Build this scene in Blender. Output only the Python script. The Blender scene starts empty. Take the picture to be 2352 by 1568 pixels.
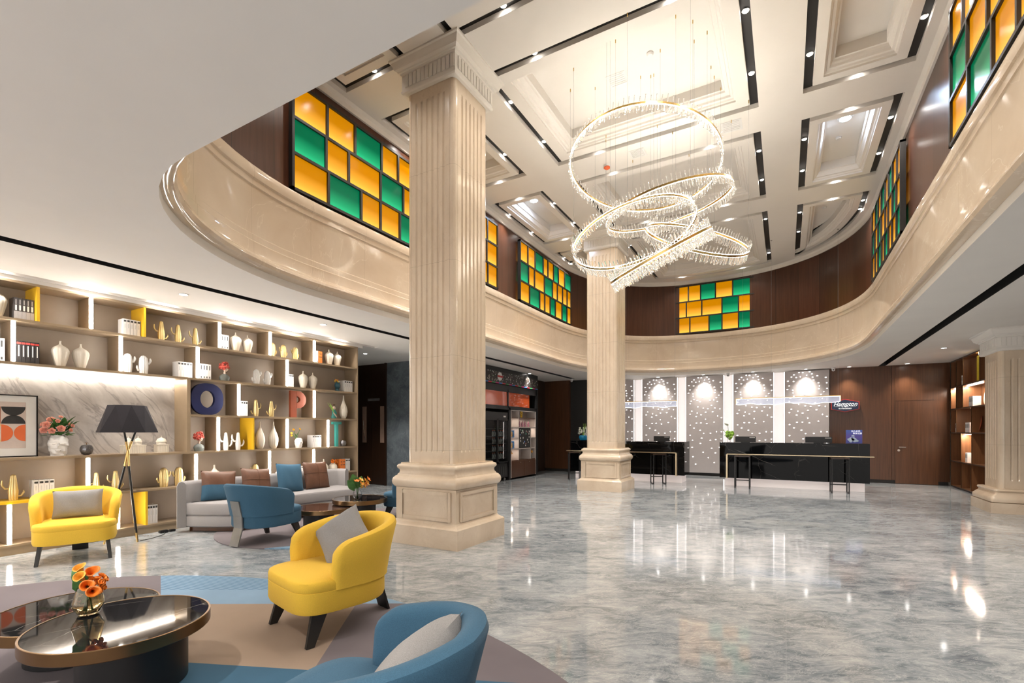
import bpy, bmesh, math, random
from mathutils import Vector, Matrix, Euler
PI = math.pi
sc = bpy.context.scene
# ------------------------------------------------------------------ camera, world, exposure
CAM_H = 1.35
YAW = math.atan((1805 - 1176) / 1109.0)
cam = bpy.data.cameras.new('camera'); cam.sensor_width = 36.0; cam.sensor_fit = 'HORIZONTAL'
cam.lens = 1109.0 / 2352 * 36.0
cam.shift_y = (990 - 784) / 2352.0
cam.clip_start = 0.05; cam.clip_end = 100
camo = bpy.data.objects.new('camera', cam); sc.collection.objects.link(camo)
camo.location = (0, 0, CAM_H); camo.rotation_euler = (PI / 2, 0, YAW)
sc.camera = camo
W = bpy.data.worlds.new('world'); sc.world = W; W.use_nodes = True
W.node_tree.nodes['Background'].inputs[0].default_value = (1.0, 0.95, 0.90, 1)
W.node_tree.nodes['Background'].inputs[1].default_value = 0.98
sc.view_settings.view_transform = 'Standard'; sc.view_settings.look = 'None'
sc.view_settings.exposure = 1.45; sc.view_settings.gamma = 1; sc.view_settings.use_curve_mapping = False
cy = sc.cycles
cy.max_bounces = 6; cy.diffuse_bounces = 3; cy.glossy_bounces = 3; cy.transmission_bounces = 5; cy.transparent_max_bounces = 6
cy.use_adaptive_sampling = True; cy.adaptive_threshold = 0.1
cy.caustics_reflective = False; cy.caustics_refractive = False; cy.sample_clamp_indirect = 4; cy.sample_clamp_direct = 0
cy.use_denoising = True
WARM = (1.0, 0.86, 0.70)
NEUT = (1.0, 0.93, 0.85)
def spot(loc, target, watts, angle=70, blend=0.6, col=WARM, rad=0.03, parent=None, name='spot_light'):
    l = bpy.data.lights.new(name, 'SPOT'); l.energy = watts; l.spot_size = math.radians(angle); l.spot_blend = blend
    l.color = col; l.shadow_soft_size = rad
    o = bpy.data.objects.new(name, l); sc.collection.objects.link(o)
    o.location = loc
    o.rotation_euler = (Vector(target) - Vector(loc)).to_track_quat('-Z', 'Y').to_euler()
    if parent is not None:
        o.parent = parent; o.location = Vector(loc) - parent.location
    return o
def area(loc, sx, sy, watts, col=NEUT, rot=(0, 0, 0), parent=None, name='area_light'):
    l = bpy.data.lights.new(name, 'AREA'); l.shape = 'RECTANGLE'; l.size = sx; l.size_y = sy; l.energy = watts; l.color = col
    o = bpy.data.objects.new(name, l); sc.collection.objects.link(o); o.location = loc; o.rotation_euler = rot
    if parent is not None:
        o.parent = parent; o.location = Vector(loc) - parent.location
    return o
# ------------------------------------------------------------------ material helpers
class NT:
    def __init__(s, name):
        s.m = bpy.data.materials.new(name); s.m.use_nodes = True
        s.t = s.m.node_tree; s.b = s.t.nodes['Principled BSDF']
        s.tc = s.t.nodes.new('ShaderNodeTexCoord')
    def new(s, ty, **kw):
        n = s.t.nodes.new(ty)
        for k, v in kw.items(): setattr(n, k, v)
        return n
    def put(s, sock, v):
        if isinstance(v, bpy.types.NodeSocket): s.t.links.new(v, sock)
        elif v is not None:
            if sock.type == 'RGBA' and len(v) == 3: v = (*v, 1)
            sock.default_value = v
    def map(s, scale=(1, 1, 1), rot=(0, 0, 0), src='Object'):
        n = s.new('ShaderNodeMapping'); s.put(n.inputs[0], s.tc.outputs[src])
        if any(rot): n.vector_type = 'TEXTURE'; scale = tuple(1 / q for q in scale)
        n.inputs['Rotation'].default_value = rot; n.inputs['Scale'].default_value = scale
        return n.outputs[0]
    def noise(s, vec, scale=5, detail=4, rough=.5, dist=0):
        n = s.new('ShaderNodeTexNoise'); s.put(n.inputs['Vector'], vec)
        n.inputs['Scale'].default_value = scale; n.inputs['Detail'].default_value = detail
        n.inputs['Roughness'].default_value = rough; n.inputs['Distortion'].default_value = dist
        return n.outputs[0]
    def ramp(s, fac, stops):
        n = s.new('ShaderNodeValToRGB'); s.put(n.inputs[0], fac)
        e = n.color_ramp.elements
        while len(e) < len(stops): e.new(.5)
        for i, (p, c) in enumerate(stops):
            e[i].position = p; e[i].color = (*c, 1) if not isinstance(c, (int, float)) else (c, c, c, 1)
        return n.outputs[0]
    def mix(s, fac, a, b, ty='MIX'):
        n = s.new('ShaderNodeMix', data_type='RGBA', blend_type=ty)
        s.put(n.inputs[0], fac); s.put(n.inputs[6], a); s.put(n.inputs[7], b)
        return n.outputs[2]
    def math(s, op, a, b=0.0, c=0.0):
        n = s.new('ShaderNodeMath', operation=op); s.put(n.inputs[0], a); s.put(n.inputs[1], b); s.put(n.inputs[2], c)
        return n.outputs[0]
    def sep(s, vec):
        n = s.new('ShaderNodeSeparateXYZ'); s.put(n.inputs[0], vec); return n.outputs
    def bump(s, h, strength=.2, dist=.01):
        n = s.new('ShaderNodeBump'); s.put(n.inputs['Height'], h); n.inputs['Strength'].default_value = strength; n.inputs['Distance'].default_value = dist
        s.put(s.b.inputs['Normal'], n.outputs[0])
    def done(s, col=None, rough=.5, metal=0, **kw):
        s.put(s.b.inputs['Base Color'], col)
        s.put(s.b.inputs['Roughness'], rough); s.put(s.b.inputs['Metallic'], metal)
        for k, v in kw.items():
            s.put(s.b.inputs[k.replace('_', ' ')], v)
        return s.m
    def line(s, x, period, width):     # 1 on a thin line every period
        m = s.math('MODULO', s.math('ADD', x, 100 * period), period)
        return s.math('LESS_THAN', m, width)
def simple(name, col, rough=.5, metal=0, var=.06, scale=8, **kw):
    n = NT(name); v = n.noise(n.map(), scale, 3)
    c = n.ramp(v, [(.3, tuple(x * (1 - var) for x in col)), (.7, tuple(min(1, x * (1 + var)) for x in col))])
    return n.done(c, rough, metal, **kw)
def emis(name, col, strength):
    n = NT(name); n.done((0.8, 0.8, 0.8), .5, Emission_Color=(*col, 1), Emission_Strength=strength); return n.m
def fabric(name, col, var=.12):
    n = NT(name); v = n.noise(n.map(), 350, 2); v2 = n.noise(n.map(), 6, 2)
    c = n.ramp(v, [(.3, tuple(x * (1 - var) for x in col)), (.7, tuple(min(1, x * (1 + var)) for x in col))])
    n.bump(v, .25, .002)
    return n.done(c, .9, Sheen_Weight=.06, Specular_IOR_Level=.2)
def wood(name, c1, c2, rough=.35, uvpanel=None, sx=30):
    n = NT(name)
    v = n.noise(n.map((sx, sx, 1.2)), 1, 6, .6, .3)
    c = n.ramp(v, [(.3, c1), (.7, c2)])
    if uvpanel:
        x = n.sep(n.map(src='UV'))[0]
        w = n.new('ShaderNodeTexWhiteNoise', noise_dimensions='1D'); n.put(w.inputs['W'], n.math('FLOOR', n.math('DIVIDE', n.math('ADD', x, 100 * uvpanel), uvpanel)))
        k = n.math('ADD', n.math('MULTIPLY', w.outputs[0], .5), .75)
        cmb = n.new('ShaderNodeCombineColor'); [n.put(cmb.inputs[i], k) for i in range(3)]
        c = n.mix(1.0, c, cmb.outputs[0], 'MULTIPLY')
        c = n.mix(n.line(x, uvpanel, .008), c, (.01, .006, .004))
    return n.done(c, rough)
def marble(name, c1, c2, vein, rough=.1, scale=1.5, ms=(1, 1, 1), rot=(0, 0, 0), veinw=.012, veinscale=1.2, joint=None, veinfac=.5, spec=.5):
    n = NT(name); vec = n.map(ms, rot)
    v = n.noise(vec, scale, 8, .6, .6)
    c = n.ramp(v, [(.28, c1), (.5, tuple((a + b) / 2 for a, b in zip(c1, c2))), (.72, c2)])
    w = n.noise(vec, veinscale, 5, .55, 1.2)
    a = n.math('ABSOLUTE', n.math('SUBTRACT', w, .5))
    f = n.math('MULTIPLY', n.math('LESS_THAN', a, veinw), veinfac)
    f2 = n.math('MULTIPLY', n.ramp(a, [(0, 1), (veinw * 3, 0)]), veinfac)
    c = n.mix(f2, c, vein)
    if joint == 'uv':
        x = n.sep(n.map(src='UV'))[0]; c = n.mix(n.math('MULTIPLY', n.line(x, .9, .004), .4), c, tuple(q * .5 for q in c1))
    if joint == 'floor':
        p = n.sep(n.map()); l = n.math('MAXIMUM', n.line(p[0], .8, .004), n.line(p[1], .8, .004))
        c = n.mix(n.math('MULTIPLY', l, .25), c, (.15, .15, .15))
    if joint == 'z':
        p = n.sep(n.map()); c = n.mix(n.math('MULTIPLY', n.line(p[2], 1.12, .004), .5), c, tuple(q * .5 for q in c1))
    return n.done(c, rough, Specular_IOR_Level=spec)
M = {}
# floor: streaky blue grey stone
n = NT('grey_marble_floor'); vec = n.map((1.0, 2.2, 1), (0, 0, .5))
v = n.noise(vec, 3.2, 12, .74, 1.2); v3 = n.noise(n.map((1, 1.4, 1), (0, 0, .2)), .9, 4, .6, .8)
v = n.math('ADD', n.math('MULTIPLY', v, .66), n.math('MULTIPLY', v3, .34))
c = n.ramp(v, [(.34, (.10, .12, .14)), (.43, (.19, .215, .235)), (.50, (.30, .32, .335)), (.58, (.41, .425, .43)), (.68, (.57, .57, .56))])
w = n.noise(n.map((1, 2.6, 1), (0, 0, .6)), 3.0, 8, .7, 2.5); a = n.math('ABSOLUTE', n.math('SUBTRACT', w, .5))
c = n.mix(n.ramp(a, [(0, .4), (.02, 0)]), c, (.72, .71, .68))
p = n.sep(n.map()); l = n.math('MAXIMUM', n.line(p[0], .8, .004), n.line(p[1], .8, .004))
c = n.mix(n.math('MULTIPLY', l, .2), c, (.5, .5, .5))
M['floor'] = n.done(c, .07, Specular_IOR_Level=.75)
M['cream'] = marble('cream_marble', (.60, .47, .34), (.74, .62, .48), (.46, .34, .23), .14, 2.4, veinw=.003, veinscale=3.2, veinfac=.25)
M['cream_flat'] = marble('cream_marble_band', (.60, .47, .34), (.72, .60, .46), (.85, .75, .6), .08, 1.1, veinw=.002, veinscale=1.1, joint='uv', veinfac=.4)
M['cream_col'] = marble('cream_marble_shaft', (.62, .50, .37), (.74, .62, .48), (.48, .36, .25), .18, 2.6, ms=(1.5, 1.5, .7), veinw=.003, veinscale=3.4, joint='z', veinfac=.22)
M['white'] = simple('white_ceiling_paint', (.80, .76, .71), .75, var=.015, scale=2)
M['plaster'] = simple('white_plaster', (.82, .78, .72), .6, var=.01)
M['black'] = simple('black_recess', (.012, .011, .010), .5)
M['wood_panel'] = wood('dark_veneer_wall', (.060, .022, .012), (.100, .040, .022), .28, uvpanel=.62)
M['wood'] = wood('walnut_veneer', (.062, .023, .009), (.110, .043, .017), .32)
M['wood_shelf'] = wood('shelf_walnut', (.13, .050, .018), (.20, .085, .032), .4)  # walnut lightened, the glow of the lit cells put into its colour
M['wood_dark'] = wood('dark_walnut_door', (.020, .009, .005), (.034, .015, .008), .3)
M['wood_edge'] = simple('dark_metal_trim', (.035, .022, .016), .35, .3)
M['slate'] = marble('dark_slate_marble', (.075, .09, .105), (.18, .21, .23), (.25, .28, .3), .25, 2.5, veinw=.008, veinscale=3, veinfac=.35)
M['champ'] = simple('champagne_laminate', (.34, .255, .165), .38, .25, var=.04)
M['champ_back'] = simple('taupe_back_panel', (.36, .29, .225), .45, var=.04, scale=3)
M['yellowp'] = simple('yellow_lacquer', (.80, .47, .02), .35, var=.02)
M['niche'] = marble('niche_marble', (.42, .38, .35), (.72, .68, .64), (.24, .21, .20), .10, 2.2, ms=(1, .9, 2.4), rot=(-.85, 0, 0), veinw=.010, veinscale=1.1, veinfac=.55)
M['led'] = emis('led_strip', (1, .93, .85), 17)
M['led_soft'] = emis('led_niche', (1, .92, .82), 20)
M['led_edge'] = emis('panel_edge_led', (1, .94, .9), 1.6)
M['lens'] = emis('lamp_lens', (1, .95, .9), 18)
M['chrome'] = simple('polished_chrome', (.8, .8, .8), .12, 1)
M['brass'] = simple('brushed_brass', (.62, .42, .16), .28, 1, var=.08, scale=3)
M['gold'] = simple('gold_leaf', (.74, .58, .28), .42, .85, var=.12)
M['champm'] = simple('champagne_metal', (.55, .45, .30), .3, 1)
M['bronze'] = simple('brushed_bronze', (.24, .145, .07), .3, 1, var=.1, scale=4)
M['steel'] = simple('brushed_steel', (.25, .25, .25), .4, .6, var=.1)
M['blackw'] = simple('black_stained_wood', (.02, .018, .016), .45)
M['blackm'] = simple('black_metal', (.015, .015, .016), .4, .3)
M['yellow'] = fabric('yellow_wool', (.78, .49, .055), .08)
M['blue'] = fabric('blue_wool', (.045, .112, .178), .14)
M['grey_f'] = fabric('grey_linen', (.27, .26, .255), .16)
M['sofa'] = fabric('light_grey_upholstery', (.28, .265, .265), .10)
M['leather'] = simple('brown_leather', (.115, .048, .024), .5, var=.1, scale=20)
def marquina(name, base, spec, fac, sc_=1.0, loc=0.0):
    n = NT(name); vec = n.map((.9 * sc_, .9 * sc_, 1.7 * sc_), (.5 + loc, .7, .35))
    d = None
    for k, (s_, w_) in enumerate(((1.1, .006), (2.6, .004))):
        v = n.new('ShaderNodeTexVoronoi', feature='DISTANCE_TO_EDGE'); nz = n.noise(vec, 3, 3)
        mv = n.new('ShaderNodeVectorMath', operation='ADD'); n.put(mv.inputs[0], vec); cmb = n.new('ShaderNodeCombineXYZ')
        for q in range(3): n.put(cmb.inputs[q], n.math('MULTIPLY', nz, .12))
        n.put(mv.inputs[1], cmb.outputs[0]); n.put(v.inputs['Vector'], mv.outputs[0]); v.inputs['Scale'].default_value = s_
        l = n.ramp(v.outputs['Distance'], [(0, 1), (w_, 0)]); msk = n.ramp(n.noise(vec, 1.6 + k, 2), [(.48, 0), (.62, 1)])
        l = n.math('MULTIPLY', l, msk); d = l if d is None else n.math('MAXIMUM', d, l)
    c = n.mix(n.math('MULTIPLY', d, fac), base, (.55, .52, .48))
    return n.done(c, .035, Specular_IOR_Level=spec)
M['marq'] = marquina('black_marquina_top', (.012, .012, .013), .7, .7, 1.3)
M['marqd'] = marquina('black_marquina_counter', (.003, .003, .0035), .12, .35, .7, .3)
M['marqb'] = marquina('brown_marble_top', (.055, .026, .018), .5, .7, 1.6, .9)
M['ceramic'] = simple('cream_ceramic', (.72, .66, .56), .45, var=.02)
M['ceramicw'] = simple('white_ceramic', (.78, .76, .73), .35, var=.01)
M['paper'] = simple('book_paper', (.78, .76, .72), .7, var=.02)
M['green'] = simple('leaf_green', (.05, .16, .035), .5, var=.4, scale=25)
M['green2'] = simple('leaf_light_green', (.32, .55, .08), .5, var=.2, scale=25)
M['orange'] = simple('orange_petal', (.85, .22, .02), .5, var=.25, scale=30)
M['orange2'] = simple('amber_petal', (.95, .42, .06), .5, var=.3, scale=30)
M['pink'] = simple('salmon_petal', (.80, .36, .27), .55, var=.2, scale=40)
M['pinkred'] = simple('coral_flower', (.65, .12, .09), .5, var=.2, scale=40)
M['petalw'] = simple('white_petal', (.85, .85, .75), .5, var=.04)
M['panegl'] = NT('door_glass').done((.02, .02, .02), .02, Alpha=.22)
M['glass'] = NT('clear_glass').done((1, 1, 1), .02, Transmission_Weight=1, IOR=1.45)
M['glassamber'] = NT('amber_glass').done((1, .86, .6), .02, Transmission_Weight=1, IOR=1.45)
M['crystal'] = NT('crystal_glass').done((1, 1, 1), .0, Transmission_Weight=1, IOR=1.4, Emission_Color=(1, .9, .75, 1), Emission_Strength=.04)  # faint emission adds a glow to the rods, which are no lamps
M['grey_panel'] = simple('grey_lacquer_panel', (.47, .43, .42), .45, var=.02)
M['backlit'] = emis('backlit_gap', (1, .87, .83), .17)
M['dot'] = emis('perforation_glow', (1, .93, .88), 1.3)
M['pinkbase'] = emis('lit_plinth', (1, .78, .72), .11)
M['orangeg'] = simple('orange_glass', (.65, .10, .02), .06, var=.02)
M['navy'] = simple('navy_paint', (.012, .02, .10), .4)
M['rust'] = simple('rust_paint', (.32, .072, .030), .45)
M['teal'] = simple('teal_paint', (.04, .26, .23), .45)
M['tealdark'] = simple('dark_teal_ceramic', (.015, .075, .10), .4)
M['skin'] = simple('pale_ceramic_skin', (.75, .58, .46), .5)
M['greyc'] = simple('grey_ceramic', (.17, .19, .18), .5)
M['redp'] = simple('red_plastic', (.75, .12, .03), .4)
M['signw'] = emis('lit_lettering', (1, 1, 1), .35)
M['signred'] = simple('sign_red_edge', (.5, .03, .03), .3)
M['signblue'] = simple('sign_navy_face', (.012, .022, .06), .3)
M['whitep'] = simple('white_plastic', (.75, .74, .72), .4, var=.01)
M['silverm'] = simple('hammered_pewter', (.20, .20, .21), .3, .8, var=.3, scale=60)
# ------------------------------------------------------------------ mesh helpers
class MB:
    def __init__(s): s.v = []; s.f = []; s.m = []; s.uv = {}
    def add(s, vs, fs, mi=0):
        o = len(s.v); s.v += [tuple(v) for v in vs]
        for f in fs: s.f.append(tuple(i + o for i in f)); s.m.append(mi)
        return s
    def box(s, x0, x1, y0, y1, z0, z1, mi=0):
        return s.add([(x0, y0, z0), (x1, y0, z0), (x1, y1, z0), (x0, y1, z0), (x0, y0, z1), (x1, y0, z1), (x1, y1, z1), (x0, y1, z1)],
                     [(0, 3, 2, 1), (4, 5, 6, 7), (0, 1, 5, 4), (1, 2, 6, 5), (2, 3, 7, 6), (3, 0, 4, 7)], mi)
    def rings(s, rings, closed=True, cap=True, mi=0):
        n = len(rings[0]); o = len(s.v)
        for r in rings: s.v += [tuple(p) for p in r]
        for i in range(len(rings) - 1):
            for j in range(n if closed else n - 1):
                a = o + i * n + j; b = o + i * n + (j + 1) % n
                s.f.append((a, b, b + n, a + n)); s.m.append(mi)
        if cap:
            s.f.append(tuple(o + j for j in reversed(range(n)))); s.m.append(mi)
            s.f.append(tuple(o + (len(rings) - 1) * n + j for j in range(n))); s.m.append(mi)
        return s
    def lathe(s, prof, cx=0, cy=0, z0=0, seg=24, mi=0, rib=0, ribn=12, sx=1, sy=1):
        R = []
        for r, z in prof:
            R.append([(cx + sx * r * (1 - rib * (abs(math.cos(ribn * t / 2)) ** 6)) * math.cos(t), cy + sy * r * (1 - rib * (abs(math.cos(ribn * t / 2)) ** 6)) * math.sin(t), z0 + z) for t in [2 * PI * k / seg for k in range(seg)]])
        return s.rings(R, mi=mi)
    def cyl(s, x, y, z0, z1, r, seg=16, mi=0): return s.lathe([(r, z0), (r, z1)], x, y, 0, seg, mi)
    def prism(s, poly, z0, z1, mi=0):
        return s.rings([[(x, y, z0) for x, y in poly], [(x, y, z1) for x, y in poly]], mi=mi)
    def tube(s, pts, r, seg=8, mi=0, closed=False):
        P = [Vector(p) for p in pts]; R = []; n = len(P)
        rr = r if isinstance(r, (list, tuple)) else [r] * n
        up = None
        for i, p in enumerate(P):
            if closed: d = P[(i + 1) % n] - P[i - 1]
            else: d = P[min(i + 1, n - 1)] - P[max(i - 1, 0)]
            d.normalize()
            if up is None:
                up = d.orthogonal().normalized()
            up = (up - d * up.dot(d)).normalized(); w = d.cross(up)
            R.append([p + (up * math.cos(t) + w * math.sin(t)) * rr[i] for t in [2 * PI * k / seg for k in range(seg)]])
        if closed: R.append(R[0])
        return s.rings(R, cap=not closed, mi=mi)
    def ball(s, c, r, mi=0, seg=12, rg=8, sz=None):
        sz = sz or (1, 1, 1)
        R = []
        for i in range(rg + 1):
            a = -PI / 2 + PI * (i * .98 + .08) / rg if i < rg else PI / 2 - .02
            R.append([(c[0] + sz[0] * r * math.cos(a) * math.cos(t), c[1] + sz[1] * r * math.cos(a) * math.sin(t), c[2] + sz[2] * r * math.sin(a)) for t in [2 * PI * k / seg for k in range(seg)]])
        return s.rings(R, mi=mi)
    def xform(s, m, start=0):
        for i in range(start, len(s.v)): s.v[i] = tuple(m @ Vector(s.v[i]))
        return s
    def mesh(s, name, mats, smooth=False, bevel=0):
        me = bpy.data.meshes.new(name); me.from_pydata(s.v, [], s.f)
        for m in (mats if isinstance(mats, (list, tuple)) else [mats]): me.materials.append(M[m] if isinstance(m, str) else m)
        for p, mi in zip(me.polygons, s.m): p.material_index = mi; p.use_smooth = smooth
        bm = bmesh.new(); bm.from_mesh(me); bmesh.ops.remove_doubles(bm, verts=bm.verts, dist=1e-5)
        if bevel:
            es = [e for e in bm.edges if len(e.link_faces) == 2 and e.calc_face_angle(0) > .6]
            bmesh.ops.bevel(bm, geom=es, offset=bevel, segments=2, affect='EDGES', clamp_overlap=True)
        bmesh.ops.recalc_face_normals(bm, faces=bm.faces); bm.to_mesh(me); bm.free()
        if smooth:
            try: me.set_sharp_from_angle(angle=math.radians(42))
            except Exception: pass
        return me
    def build(s, name, mats, parent=None, smooth=False, bevel=0, loc=None):
        return link(name, s.mesh(name, mats, smooth, bevel), parent, loc)
def link(name, me, parent=None, loc=None):
    o = bpy.data.objects.new(name, me); sc.collection.objects.link(o)
    if parent is not None: o.parent = parent
    if loc is not None: o.location = loc
    return o
def tag(o, label=None, cat=None, group=None, kind=None):
    if label: o['label'] = label
    if cat: o['category'] = cat
    if group: o['group'] = group
    if kind: o['kind'] = kind
    return o
def thing(name, label, cat, loc=(0, 0, 0), rz=0, group=None, scale=None):
    o = bpy.data.objects.new(name, None); sc.collection.objects.link(o); o.location = loc; o.rotation_euler = (0, 0, rz)
    o.empty_display_size = .1
    if scale: o.scale = (scale,) * 3 if isinstance(scale, (int, float)) else scale
    return tag(o, label, cat, group)
def struct(o): o['kind'] = 'structure'; return o
def copy_tree(o, parent=None):
    c = o.copy(); sc.collection.objects.link(c)
    if parent is not None: c.parent = parent
    for ch in list(o.children): copy_tree(ch, c)
    return c
def dup(o, label, loc, rz=None, group=None, scale=None):
    c = copy_tree(o); c.location = loc; c['label'] = label
    if rz is not None: c.rotation_euler = (0, 0, rz)
    if group: c['group'] = group
    if scale: c.scale = (scale,) * 3 if isinstance(scale, (int, float)) else scale
    return c
def place(proto, label, loc, rz=0, group=None, scale=None):
    if not proto.get('used'):
        proto['used'] = 1; proto.location = loc; proto.rotation_euler = (0, 0, rz); proto['label'] = label
        if group: proto['group'] = group
        if scale: proto.scale = (scale,) * 3 if isinstance(scale, (int, float)) else scale
        return proto
    return dup(proto, label, loc, rz, group, scale)
def text_mesh(body, size, mat, parent, loc, rot, name='lettering', ext=.002, shear=0, sx=1):
    cu = bpy.data.curves.new(name, 'FONT'); cu.body = body; cu.size = size; cu.extrude = ext; cu.align_x = 'CENTER'; cu.align_y = 'CENTER'; cu.shear = shear
    o = bpy.data.objects.new(name, cu); sc.collection.objects.link(o)
    dg = bpy.context.evaluated_depsgraph_get(); me = bpy.data.meshes.new_from_object(o.evaluated_get(dg)); bpy.data.objects.remove(o)
    me.materials.clear(); me.materials.append(M[mat] if isinstance(mat, str) else mat)
    r = link(name, me, parent, loc); r.rotation_euler = rot; r.scale = (sx, 1, 1)
    return r
def inset(poly, d):
    n = len(poly); out = []
    A = sum(poly[i][0] * poly[(i + 1) % n][1] - poly[(i + 1) % n][0] * poly[i][1] for i in range(n))
    sg = 1 if A > 0 else -1
    for i in range(n):
        p0 = Vector(poly[i - 1]); p1 = Vector(poly[i]); p2 = Vector(poly[(i + 1) % n])
        a = (p1 - p0).normalized(); b = (p2 - p1).normalized()
        na = Vector((-a.y, a.x)) * sg; nb = Vector((-b.y, b.x)) * sg
        m = (na + nb); m = m / max(.3, m.dot(na))
        out.append((p1.x + m.x * d, p1.y + m.y * d))
    return out
def flat_with_holes(outer, holes, z, name, mat):
    bm = bmesh.new()
    for loop in [outer] + holes:
        vs = [bm.verts.new((x, y, z)) for x, y in loop]
        for i in range(len(vs)): bm.edges.new((vs[i], vs[(i + 1) % len(vs)]))
    bmesh.ops.triangle_fill(bm, edges=bm.edges[:], use_beauty=True, normal=(0, 0, -1))
    me = bpy.data.meshes.new(name); bm.to_mesh(me); bm.free(); me.materials.append(M[mat])
    return me
ORD = ['first', 'second', 'third', 'fourth', 'fifth', 'sixth', 'seventh', 'eighth', 'ninth', 'tenth', 'eleventh', 'twelfth']
# ------------------------------------------------------------------ plan curve of the opening
XL, XR, YN, YF = -5.28, 1.57, 1.50, 15.38
def plan(seg=48):
    P = []
    CX0 = (XL + XR) / 2; A = (XR - XL) / 2; Y0 = 11.5; B = YF - Y0; n = 2.3
    ca, cb = 2.05, 2.65
    for k in range(17):                 # near left corner going up the left side
        t = PI / 2 * k / 16; P.append((XL + ca - ca * math.sin(t), YN + cb - cb * math.cos(t)))
    for k in range(1, 9): P.append((XL, YN + cb + (Y0 - YN - cb) * k / 9))
    for k in range(seg + 1):
        t = PI - PI * k / seg; cx, sy = math.cos(t), math.sin(t)
        P.append((CX0 + A * (abs(cx) ** (2 / n)) * (1 if cx > 0 else -1), Y0 + B * (max(0, sy) ** (2 / n))))
    for k in range(1, 9): P.append((XR, Y0 - (Y0 - YN - cb) * k / 9))
    for k in range(17):
        t = PI / 2 * (16 - k) / 16; P.append((XR - ca + ca * math.sin(t), YN + cb - cb * math.cos(t)))
    for k in range(1, 8):
        P.append((XR - ca - (XR - XL - 2 * ca) * k / 8, YN))
    Q = [P[0]]
    for p in P[1:]:
        if (Vector(p) - Vector(Q[-1])).length > .02: Q.append(p)
    return Q
PLAN = plan()
def offp(d): return inset(PLAN, d)
def sweep(prof, name, mats, mis=None, smooth=True):
    loops = [[(x, y, z) for x, y in offp(o)] for o, z in prof]; n = len(PLAN)
    me = bpy.data.meshes.new(name); V = [p for l in loops for p in l]; F = []; MI = []
    for i in range(len(prof) - 1):
        for j in range(n):
            a = i * n + j; b = i * n + (j + 1) % n; F.append((a, b, b + n, a + n)); MI.append(mis[i] if mis else 0)
    me.from_pydata(V, [], F)
    for m in mats: me.materials.append(M[m])
    L = [0]
    for j in range(n): L.append(L[-1] + (Vector(PLAN[j]) - Vector(PLAN[(j + 1) % n])).length)
    uv = me.uv_layers.new()
    for fi, p in enumerate(me.polygons):
        p.material_index = MI[fi]; p.use_smooth = smooth
        j = fi % n; i = fi // n
        for k, li in enumerate(p.loop_indices):
            uv.data[li].uv = (L[j + (1 if k in (1, 2) else 0)], prof[i + (1 if k in (2, 3) else 0)][1])
    bm = bmesh.new(); bm.from_mesh(me); bmesh.ops.recalc_face_normals(bm, faces=bm.faces); bm.to_mesh(me); bm.free()
    try: me.set_sharp_from_angle(angle=math.radians(35))
    except Exception: pass
    return link(name, me)
ZL, ZU = 3.05, 5.88
# ------------------------------------------------------------------ structure
fl = MB().box(-9.8, 4.2, -3, 16.3, -.1, 0).build('floor', 'floor'); struct(fl)
up = sweep([(0, 4.20), (0, ZU + .02)], 'wall_upper', ['wood_panel']); struct(up)
band = sweep([(.10, 3.13), (.155, 3.135), (.19, 3.155), (.205, 3.19), (.195, 3.225), (.165, 3.25), (.125, 3.262), (.12, 3.275), (.10, 3.285), (.092, 3.30), (.092, 3.42), (.080, 3.432), (.076, 3.50), (.062, 3.512), (.060, 3.55), (.060, 4.02), (.064, 4.035), (.076, 4.045), (.080, 4.105), (.098, 4.12), (.102, 4.15), (.100, 4.225), (.09, 4.25), (-.01, 4.255)], 'trim_1', ['cream_flat'])
struct(band); band['label'] = 'curved cream marble band round the double height opening'
lip = sweep([(.10, ZL), (.10, 3.135), (-.02, 3.14)], 'trim_2', ['white'], smooth=True); struct(lip)
cor = sweep([(0, ZU - .10), (.03, ZU - .10), (.035, ZU - .03), (.08, ZU + .0), (.08, ZU + .02)], 'trim_3', ['white']); struct(cor)
# lower ceiling with opening and slots
def rect(x0, x1, y0, y1): return [(x0, y0), (x1, y0), (x1, y1), (x0, y1)]
LS = [rect(-6.09, -5.94, -2.5, 14.6), rect(2.10, 2.25, -2.5, 15.7), rect(-7.315, -7.19, -2.4, 7.2)]
lc = link('ceiling', flat_with_holes(rect(-9.8, 4.2, -3, 16.0), [offp(.10)] + LS, ZL, 'ceiling', 'white')); struct(lc)
for i, r in enumerate(LS):
    (x0, y0), _, (x1, y1), _ = r
    b = MB(); z1 = ZL + (.12 if i < 2 else .22)
    b.add([(x0, y0, ZL), (x1, y0, ZL), (x1, y1, ZL), (x0, y1, ZL), (x0, y0, z1), (x1, y0, z1), (x1, y1, z1), (x0, y1, z1)],
          [(0, 1, 5, 4), (1, 2, 6, 5), (2, 3, 7, 6), (3, 0, 4, 7), (4, 5, 6, 7)])
    struct(b.build('trim_%d' % (4 + i), 'black' if i < 2 else 'white'))
slab = MB().box(-9.8, 4.2, -3, -2.9, ZL + .15, ZL + .3)
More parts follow.
